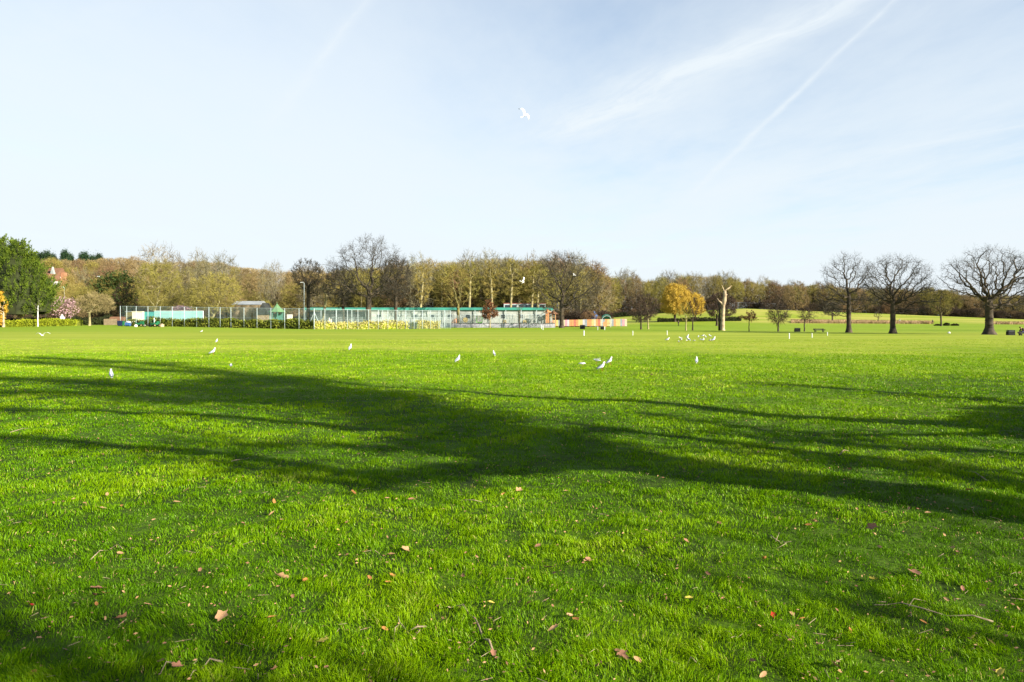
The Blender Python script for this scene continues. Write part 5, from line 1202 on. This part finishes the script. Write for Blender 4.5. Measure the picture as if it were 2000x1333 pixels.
main = [(189, 1158, 22, 'oval', 'leaf_br'), (206, 1168, 16, 'lobed', 'leaf_or'), (185, 1170, 14, 'oval', 'leaf_br'), (105, 1127, 14, 'oval', 'leaf_tan'), (235, 1090, 12, 'oval', 'leaf_tan'), (188, 1188, 12, 'oval', 'leaf_or'),
 (235, 1217, 24, 'lobed', 'leaf_br'), (288, 1189, 14, 'oval', 'leaf_tan'), (357, 1187, 12, 'oval', 'leaf_tan'), (533, 1215, 18, 'oval', 'leaf_or'), (545, 1222, 14, 'oval', 'leaf_br'), (550, 1137, 22, 'lobed', 'leaf_tan'), (514, 1125, 14, 'oval', 'leaf_tan'), (597, 1142, 16, 'oval', 'leaf_or'),
 (636, 1134, 12, 'oval', 'leaf_tan'), (422, 1052, 12, 'oval', 'leaf_tan'), (438, 1059, 16, 'oval', 'leaf_or'), (364, 969, 15, 'oval', 'leaf_tan'), (345, 992, 12, 'oval', 'leaf_tan'), (238, 999, 11, 'oval', 'leaf_or'), (202, 1003, 12, 'oval', 'leaf_tan'), (209, 975, 11, 'oval', 'leaf_tan'), (94, 984, 9, 'oval', 'leaf_tan'), (79, 993, 8, 'oval', 'leaf_tan'), (118, 921, 12, 'oval', 'leaf_or'), (234, 930, 12, 'lobed', 'leaf_yel'),
 (535, 990, 12, 'oval', 'leaf_or'), (531, 1013, 12, 'oval', 'leaf_tan'), (660, 1043, 12, 'oval', 'leaf_yel'), (603, 1293, 14, 'oval', 'leaf_br'), (313, 1301, 16, 'oval', 'leaf_br'), (345, 1311, 18, 'lobed', 'leaf_br'), (400, 1319, 14, 'oval', 'leaf_or'), (535, 1318, 16, 'lobed', 'leaf_br'), (62, 1325, 18, 'oval', 'leaf_or'), (100, 1317, 14, 'oval', 'leaf_br'),
 (690, 970, 14, 'oval', 'leaf_or'), (757, 979, 9, 'oval', 'leaf_tan'), (803, 980, 11, 'oval', 'leaf_br'), (792, 1081, 18, 'lobed', 'leaf_tan'), (764, 1090, 14, 'oval', 'leaf_tan'), (722, 1136, 12, 'oval', 'leaf_or'), (719, 1152, 13, 'oval', 'leaf_or'), (768, 1133, 14, 'oval', 'leaf_or'), (758, 1145, 11, 'oval', 'leaf_or'), (752, 1238, 13, 'oval', 'leaf_or'), (714, 1083, 10, 'oval', 'leaf_or'),
 (1014, 959, 14, 'lobed', 'leaf_tan'), (1105, 959, 9, 'oval', 'leaf_tan'), (982, 967, 9, 'oval', 'leaf_or'), (1076, 1116, 18, 'oval', 'leaf_br'), (1082, 1127, 13, 'oval', 'leaf_br'), (1050, 1072, 16, 'oval', 'leaf_br'), (1148, 1099, 16, 'oval', 'leaf_br'), (1144, 1100, 12, 'oval', 'leaf_tan'), (1033, 1143, 12, 'oval', 'leaf_tan'), (1015, 1185, 12, 'oval', 'leaf_br'), (1033, 1186, 11, 'oval', 'leaf_or'), (960, 1186, 12, 'oval', 'leaf_yel'),
 (1113, 1212, 16, 'oval', 'leaf_tan'), (1125, 1220, 15, 'oval', 'leaf_or'), (1079, 1193, 11, 'oval', 'leaf_br'), (1215, 1290, 18, 'lobed', 'leaf_br'), (1222, 1295, 14, 'oval', 'leaf_br'), (1245, 1300, 16, 'oval', 'leaf_tan'), (1208, 1283, 14, 'oval', 'leaf_br'), (1135, 1293, 14, 'oval', 'leaf_or'), (963, 1287, 14, 'lobed', 'leaf_br'), (902, 1289, 12, 'oval', 'leaf_br'), (778, 1320, 12, 'oval', 'leaf_br'),
 (1268, 1076, 14, 'oval', 'leaf_br'), (1340, 1061, 14, 'oval', 'leaf_br'), (1405, 1025, 9, 'oval', 'leaf_br'), (1592, 1026, 14, 'oval', 'leaf_tan'), (1580, 1032, 12, 'oval', 'leaf_or'), (1703, 1039, 20, 'lobed', 'leaf_br'), (1812, 1012, 11, 'oval', 'leaf_tan'), (1765, 1032, 14, 'lobed', 'leaf_yel'), (1775, 1004, 9, 'oval', 'leaf_tan'), (1893, 969, 14, 'lobed', 'leaf_or'), (1930, 990, 11, 'oval', 'leaf_or'), (1983, 983, 12, 'oval', 'leaf_or'),
 (1718, 1076, 10, 'oval', 'leaf_tan'), (1493, 1098, 16, 'oval', 'leaf_or'), (1786, 1128, 24, 'lobed', 'leaf_br'), (1703, 1139, 15, 'oval', 'leaf_yel'), (1345, 1177, 14, 'oval', 'leaf_yel'), (1388, 1115, 12, 'oval', 'leaf_br'), (1383, 1128, 11, 'oval', 'leaf_br'), (1880, 1158, 14, 'oval', 'leaf_br'), (1918, 1192, 16, 'oval', 'leaf_tan'), (1660, 1242, 14, 'oval', 'leaf_or'), (1559, 1238, 12, 'oval', 'leaf_yel'), (1567, 1218, 11, 'oval', 'leaf_or'),
 (1803, 1224, 12, 'oval', 'leaf_or'), (1900, 1255, 14, 'oval', 'leaf_yel'), (1938, 1266, 14, 'oval', 'leaf_tan'), (1632, 1311, 20, 'lobed', 'leaf_br'), (1470, 1302, 14, 'oval', 'leaf_br'), (1490, 1330, 16, 'oval', 'leaf_tan'), (1644, 1284, 12, 'oval', 'leaf_yel'), (1570, 1330, 14, 'oval', 'leaf_tan'), (1647, 886, 9, 'oval', 'leaf_tan'), (1795, 782, 8, 'oval', 'leaf_br'), (1273, 734, 7, 'oval', 'leaf_br'), (1180, 811, 7, 'oval', 'leaf_tan')]
for a in main: leaf(*a)
for i in range(150):
    py = 760 + 570 * lr.random() ** .8; px = lr.uniform(5, 1995)
    leaf(px, py, lr.uniform(.25, .7) * (4 + (py - 700) / 45), lr.choice(['oval', 'oval', 'lobed']), 'leaf_br' if lr.random() < .35 else 'leaf_tan', lift=.018)
def litter():
    rng = np.random.default_rng(31); n = 4600; Y = 3.3 * (22 / 3.3) ** rng.random(n); X = rng.uniform(-.78, .78, n) * Y
    k = value_noise(X * 1.1 + 5, Y * 1.1, 12) > .42; X, Y = X[k], Y[k]; n = len(X)
    c = np.stack([X, Y, height(X, Y) + rng.uniform(.012, .04, n)], 1); s = rng.uniform(.004, .013, n)[:, None] * np.minimum(1 + Y[:, None] * .03, 1.6)
    u = nrm(rng.normal(size=(n, 3)) * [1, 1, .35]) * s; v = nrm(np.cross(u, rng.normal(size=(n, 3)))) * s * .45
    mb = MB(); h = n // 2; mb.quads(c[:h], u[:h], v[:h], 0); mb.quads(c[h:], u[h:], v[h:], 1)
    m = n // 8; d = nrm(rng.normal(size=(m, 3)) * [1, 1, .15]); L = rng.uniform(.01, .045, (m, 1)); mb.segs(c[:m] - d * L, c[:m] + d * L, .0018, .0012, 4, m=2)
    tag(mb.build('leaf_litter', [M['leaf_br'], M['leaf_tan'], M['stick']]), 'crumbs of dead leaf and bits of twig strewn through the turf', 'leaf litter', kind='stuff')
litter()
def stick(pts, r, label, name='fallen_stick', extra=(), lift=.024):
    r *= .62
    Y0 = yrow(pts[0][1]); o = np.array([wx(pts[0][0], Y0), Y0, 0]); root = empty(name, o, label, 'stick', group='fallen sticks and twigs')
    def P(L, zz=lift): return [np.array([wx(a, yrow(b)), yrow(b), zz + .02 * math.sin(i * 2.3)]) - o for i, (a, b) in enumerate(L)]
    part(root, 'stem', 'stick', lambda b: b.tube(P(pts), np.linspace(r, r * .5, len(pts)), 6), True)
    for e in extra: part(root, 'twig', 'stick', lambda b: b.tube(P(e), np.linspace(r * .7, r * .3, len(e)), 5), True)
stick([(962, 1279), (955, 1265), (944, 1250), (935, 1235), (928, 1218), (917, 1204), (905, 1196), (890, 1190), (880, 1192), (875, 1200)], .010, 'long curved hooked stick at the bottom centre')
stick([(832, 1233), (815, 1238), (797, 1236), (780, 1228), (778, 1215), (768, 1203)], .009, 'pale forked twig left of the curved stick', extra=[[(780, 1228), (772, 1240), (770, 1247)], [(815, 1238), (820, 1245), (808, 1248)]])
stick([(1940, 1223), (1900, 1216), (1850, 1205), (1800, 1200), (1760, 1187), (1730, 1184), (1708, 1196)], .008, 'longest thin branching twig at the lower right', extra=[[(1775, 1192), (1785, 1182), (1808, 1176)], [(1730, 1184), (1715, 1188)]])
stick([(177, 1100), (195, 1086), (210, 1077), (230, 1072), (240, 1080)], .007, 'thin grey twig at the left below the lit grass')
stick([(435, 1303), (410, 1302), (395, 1308), (378, 1325), (372, 1333)], .008, 'brown arched twig at the bottom left')
stick([(345, 1307), (325, 1308), (313, 1318), (310, 1332)], .007, 'smaller brown twig beside the arched twig')
stick([(442, 909), (460, 905), (478, 898), (486, 900)], .011, 'pale stick in the striped shade at the left')
stick([(400, 905), (420, 905), (440, 908)], .008, 'short pale stick left of the pale stick in the striped shade')
stick([(1640, 892), (1648, 885), (1658, 882)], .012, 'short pale stick in the light between the right hand shadows')
stick([(1411, 1242), (1425, 1248), (1435, 1252), (1450, 1251)], .006, 'thin fine twig below the orange red leaf', extra=[[(1435, 1252), (1428, 1260)]])
stick([(1505, 1052), (1515, 1064), (1528, 1062), (1545, 1067)], .007, 'tangled twig on the right hand turf', extra=[[(1515, 1064), (1522, 1050)], [(1528, 1062), (1535, 1072), (1515, 1074)]])
stick([(660, 996), (680, 993), (697, 997)], .007, 'thin pale twig at the edge of the shade near the centre')
stick([(905, 982), (925, 985), (943, 982)], .007, 'slightly bent thin twig right of the centre shade edge')
stick([(1360, 1304), (1350, 1298), (1340, 1303), (1300, 1302)], .006, 'low thin twig at the bottom right of centre')
stick([(20, 848), (45, 842), (62, 838)], .012, 'pale stick on the turf at the left edge')
stick([(1930, 945), (1905, 930), (1890, 922)], .012, 'dark stick in the shade at the right')

# ------------------------------------------------------------------ camera, sun, sky
cam = bpy.data.objects.new('camera', bpy.data.cameras.new('camera')); COL.objects.link(cam); S.camera = cam
cam.location = (0, 0, CAMH); cam.rotation_euler = (R(90), 0, 0); cam.data.sensor_width = 36; cam.data.lens = 36 * F / 2000
cam.data.shift_y = -(666.5 - HZ) / 2000; cam.data.clip_end = 8000; cam.data.clip_start = .05
sd = Vector((-AZ[0] * math.cos(EL), -AZ[1] * math.cos(EL), math.sin(EL)))
sl = bpy.data.lights.new('sun', 'SUN'); sl.energy = 5.0; sl.angle = R(.55); sl.color = (1, .93, .80)
so = bpy.data.objects.new('sun', sl); COL.objects.link(so); so.rotation_euler = sd.to_track_quat('Z', 'Y').to_euler(); so.location = (30, -20, 30)

def sky():
    w = bpy.data.worlds.new('World'); S.world = w; w.use_nodes = True; nt = w.node_tree; N = nt.nodes; L = nt.links
    bg = N['Background']; bg.inputs['Strength'].default_value = .082
    st = N.new('ShaderNodeTexSky'); st.sky_type = 'NISHITA'; st.sun_disc = False; st.sun_elevation = EL; st.sun_rotation = math.atan2(-AZ[0], -AZ[1])
    st.air_density = 1.0; st.dust_density = .6; st.ozone_density = 1.5
    tc = N.new('ShaderNodeTexCoord'); sp = N.new('ShaderNodeSeparateXYZ'); L.new(tc.outputs['Generated'], sp.inputs[0])
    def m(op, a, b=None, c=None, clamp=False):
        n = N.new('ShaderNodeMath'); n.operation = op; n.use_clamp = clamp
        for i, x in enumerate((a, b, c)):
            if x is None: continue
            if isinstance(x, (int, float)): n.inputs[i].default_value = x
            else: L.new(x, n.inputs[i])
        return n.outputs[0]
    z = m('MAXIMUM', sp.outputs['Z'], .012); px = m('DIVIDE', sp.outputs['X'], z); py = m('DIVIDE', sp.outputs['Y'], z)   # position on a flat cloud layer
    cb = N.new('ShaderNodeCombineXYZ'); L.new(px, cb.inputs[0]); L.new(py, cb.inputs[1])
    def noise(scale, det, sx=1, sy=1, rot=0, rough=.55):
        mp = N.new('ShaderNodeMapping'); mp.inputs['Scale'].default_value = (sx, sy, 1); mp.inputs['Rotation'].default_value = (0, 0, rot); L.new(cb.outputs[0], mp.inputs[0])
        n = N.new('ShaderNodeTexNoise'); n.inputs['Scale'].default_value = scale; n.inputs['Detail'].default_value = det; n.inputs['Roughness'].default_value = rough; L.new(mp.outputs[0], n.inputs['Vector']); return n.outputs['Fac']
    def smooth(v, a, b, c=0., d=1.):
        n = N.new('ShaderNodeMapRange'); n.interpolation_type = 'SMOOTHSTEP'; L.new(v, n.inputs['Value'])
        for i, x in zip(('From Min', 'From Max', 'To Min', 'To Max'), (a, b, c, d)): n.inputs[i].default_value = x
        return n.outputs['Result']
    # thin veil of cirrus: optical depth grows towards the horizon, thinner to the right; thinned overhead and behind the camera to deepen the shade
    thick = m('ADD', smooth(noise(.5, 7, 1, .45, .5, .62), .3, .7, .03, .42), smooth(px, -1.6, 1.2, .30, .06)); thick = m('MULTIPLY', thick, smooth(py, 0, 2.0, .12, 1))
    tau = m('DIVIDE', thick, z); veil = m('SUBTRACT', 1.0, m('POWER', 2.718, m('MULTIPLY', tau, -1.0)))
    def fib(u, v, ns, st):
        c = N.new('ShaderNodeCombineXYZ'); L.new(m('MULTIPLY', u, 1.1), c.inputs[0]); L.new(m('MULTIPLY', v, 5), c.inputs[1])
        n = N.new('ShaderNodeTexNoise'); n.inputs['Scale'].default_value = ns; n.inputs['Detail'].default_value = 8; n.inputs['Roughness'].default_value = .65; L.new(c.outputs[0], n.inputs['Vector'])
        return smooth(n.outputs['Fac'], .32, .66, .4 * st, st)
    def trail(a, b, w0, w1, strength, nscale=2.0):
        (x0, y0), (x1, y1) = [((q[0] - 1000) / (HZ - q[1]), F / (HZ - q[1])) for q in (a, b)]
        dx, dy = x1 - x0, y1 - y0; ln = math.hypot(dx, dy); dx /= ln; dy /= ln
        u = m('ADD', m('MULTIPLY', m('SUBTRACT', px, x0), dx), m('MULTIPLY', m('SUBTRACT', py, y0), dy))
        v0 = m('ADD', m('ADD', m('MULTIPLY', m('SUBTRACT', px, x0), -dy), m('MULTIPLY', m('SUBTRACT', py, y0), dx)), m('MULTIPLY', m('SUBTRACT', noise(1.3, 4), .5), w0 * 1.3)); v = m('ABSOLUTE', v0)
        wid = smooth(u, 0, ln, w0, w1); f = m('SUBTRACT', 1.0, m('DIVIDE', v, wid), clamp=True); f = m('MULTIPLY', f, f)
        ends = m('MULTIPLY', smooth(u, -.3, .2), smooth(u, ln - .3, ln + .3, 1, 0))
        return m('MULTIPLY', m('MULTIPLY', f, ends), fib(u, v0, nscale, strength))
    t = trail((1660, -10), (1080, 270), .22, .6, 1.0)
    t = m('ADD', t, trail((1775, -30), (1355, 372), .03, .07, .6, 3)); t = m('ADD', t, trail((715, 0), (525, 250), .05, .12, .7, 3))
    t = m('ADD', t, trail((1590, 150), (1350, 385), .035, .08, .5, 3)); t = m('ADD', t, trail((1700, -60), (1050, 330), .7, 1.3, .28)); t = m('ADD', t, trail((2100, 215), (1330, 395), .35, .9, .6)); t = m('ADD', t, trail((300, -40), (-200, 200), .3, .6, .3))
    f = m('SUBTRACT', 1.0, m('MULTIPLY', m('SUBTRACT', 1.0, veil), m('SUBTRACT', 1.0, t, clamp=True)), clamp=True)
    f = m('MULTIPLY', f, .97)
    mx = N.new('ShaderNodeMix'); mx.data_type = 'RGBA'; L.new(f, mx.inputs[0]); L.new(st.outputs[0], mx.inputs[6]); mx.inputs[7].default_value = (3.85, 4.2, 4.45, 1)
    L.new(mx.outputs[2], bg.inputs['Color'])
sky()
S.view_settings.view_transform = 'Standard'; S.view_settings.look = 'None'; S.view_settings.gamma = 1; S.view_settings.exposure = 1.45
S.render.engine = 'CYCLES'; S.cycles.max_bounces = 6; S.cycles.transparent_max_bounces = 16; S.cycles.use_denoising = True
